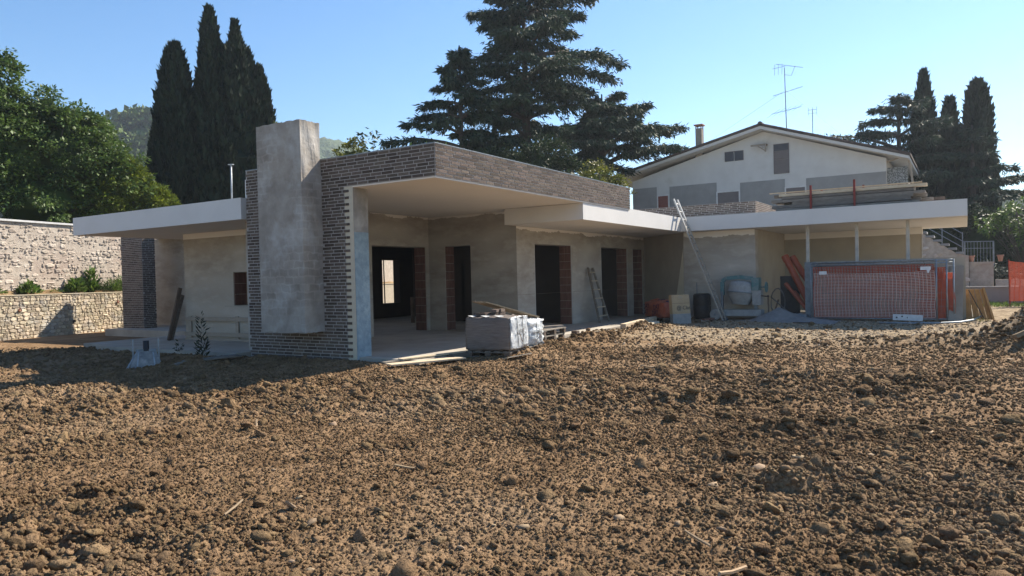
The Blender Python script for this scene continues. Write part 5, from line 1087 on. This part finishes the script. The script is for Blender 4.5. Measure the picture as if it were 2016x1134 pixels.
# drain pipes
for q, (a, b, r, lab) in enumerate((((24.95, 5.05, 2.02), (24.62, 4.12, .18), .105, 'thick orange drain pipe reaching highest against the wall'), ((25.1, 4.85, 1.98), (24.8, 3.9, .5), .10, 'thick orange drain pipe behind the highest one'),
        ((24.75, 5.0, 1.12), (24.5, 4.1, -.0), .06, 'thin orange drain pipe below the thick ones'), ((24.85, 4.75, .85), (24.55, 4.1, .0), .05, 'thinnest orange pipe leaning behind the lower one'))):
    t = thing('drain_pipe', lab, 'pipe', b, 'orange drain pipes by the fence'); MB().tube([a, b], r, 16, False).tube([b, a], r-.012, 16, False).build('barrel', 'orange_pipe', t, True)
    d = unitv(np.array(b)-a); MB().tube([np.array(a)+d*.02, np.array(a)+d*.2], r*1.14, 16, False).build('socket', 'orange_pipe', t, True)
solo(MB().box(24.95, 25.0, 4.6, 5.2, 0, 1.35), 'dark_sheet', 'black_plastic', 'dark sheet standing behind the orange pipes', 'sheet', (25, 4.9, 0))
pts = [(24.3+.05*math.sin(q), 5.15+.22*math.cos(q*.45+.3), .55+.42*math.sin(q*.45+.3)) for q in range(15)]
solo(MB().tube(pts+[(24.2, 4.7, .1), (24.1, 4.3, .03)], .02, 6), 'black_hose', 'rubber', 'black hose looped behind the sand heap', 'hose', (24.3, 5, 0), smooth=True)
for q, (y, h) in enumerate(((5.42, .75), (5.3, .6))): solo(MB().beam((24.2, y, 0), (24.38, y+.05-.2*q, h), .05, .03), 'tool_handle', 'wood_dark', ['dark wooden handle standing by the return wall', 'slanted tool handle beside the upright one'][q], 'tool', (24.2, y, 0))
solo(soft_box((24.1, 4.2, -.02), (.3, .1, 0), (-.1, .5, 0), .16, 5, .03, .02, 31, .3), 'cement_sack', 'steel_grey', 'grey sack lying at the foot of the pipes', 'sack', (24.2, 4.4, 0), smooth=True)
# steel hopper half sunk in the shaded soil
t = thing('steel_hopper', 'grey steel concrete hopper with lifting lugs half sunk in the shaded soil', 'hopper', (8.3, 13.8, -.05))
hx = unitv((.46, -.28)); hy = np.array((-hx[1], hx[0])); hc = np.array((8.3, 13.8))
def hp(a, b, z): q = hc+hx*a+hy*b; return (q[0], q[1], z)
lo_, hi_ = [hp(-.30, -.28, -.10), hp(.30, -.28, -.10), hp(.30, .28, -.10), hp(-.30, .28, -.10)], [hp(-.17, -.14, .24), hp(.17, -.14, .24), hp(.17, .14, .24), hp(-.17, .14, .24)]
MB().add(lo_+hi_, [(0, 1, 5, 4), (1, 2, 6, 5), (2, 3, 7, 6), (3, 0, 4, 7), (4, 5, 6, 7)]).build('body', 'hopper_steel', t)
for a in (-.13, .12): MB().beam(hp(a*1.2, -.245, -.04), hp(a, -.15, .22), .025, .03).build('rib', 'galvanised', t)
for a in (-.235, .225): MB().beam(hp(a, .05, .05), hp(a*.98, .05, .46), .09, .03, hx.tolist()+[0]).build('lug', 'galvanised', t)
MB().beam(hp(-.34, -.26, -.08), hp(-.14, -.12, .25), .03, .03).build('skid', 'galvanised', t)
MB().tube([hp(0, -.12, .10), hp(0, -.08, .26), hp(0, -.06, .44)], .055, 12).build('rubber_sleeve', 'black_plastic', t, True); MB().beam(hp(-.18, -.08, .255), hp(.18, -.08, .255), .06, .04).build('crossbar', 'steel_grey', t)
solo(MB().beam((8.95, 12.95, .03), (9.65, 12.75, .045), .34, .03), 'flat_board', 'wood_grey', 'grey board lying flat in shade before the brick wall', 'board', (9.3, 12.85, 0))
solo(MB().beam((9.0, 13.25, .05), (8.4, 13.0, -.02), .12, .03), 'half_buried_board', 'wood_grey', 'board end half buried in the shaded soil mound', 'board', (8.7, 13.1, 0))
t = thing('roof_pole', 'thin galvanised pole with a flat head standing on the left roof', 'pole', (13.25, 17.6, 3.4))
MB().tube([(13.25, 17.6, 3.4), (13.25, 17.6, 4.9)], .025, 8).build('shaft', 'galvanised', t, True); MB().beam((13.22, 17.67, 4.91), (13.28, 17.53, 4.91), .08, .02).build('head', 'galvanised', t)
solo(MB().beam((15.45, -.70, .26), (15.62, -.92, .36), .12, .07, (.3, 0, 1)), 'concrete_fragment', 'pale_stone', 'pale concrete fragment stuck in the dark soil heap', 'fragment', (15.5, -.8, .1))
# ---------------------------------------------------------------- air
hz = bpy.data.materials.new('haze_air'); hz.use_nodes = True; hn = hz.node_tree; hn.nodes.clear()
ho = hn.nodes.new('ShaderNodeOutputMaterial'); hv = hn.nodes.new('ShaderNodeVolumePrincipled')
hv.inputs['Color'].default_value = (.78, .88, 1, 1); hv.inputs['Density'].default_value = .00042; hv.inputs['Anisotropy'].default_value = .4
hn.links.new(hv.outputs[0], ho.inputs['Volume'])
hb = MB().box(-600, 600, -600, 600, -3.2, 112); ho_ = hb.build('haze', None); ho_.data.materials.append(hz)
tag(ho_, 'thin pale summer haze over the whole place', 'haze', kind='stuff')
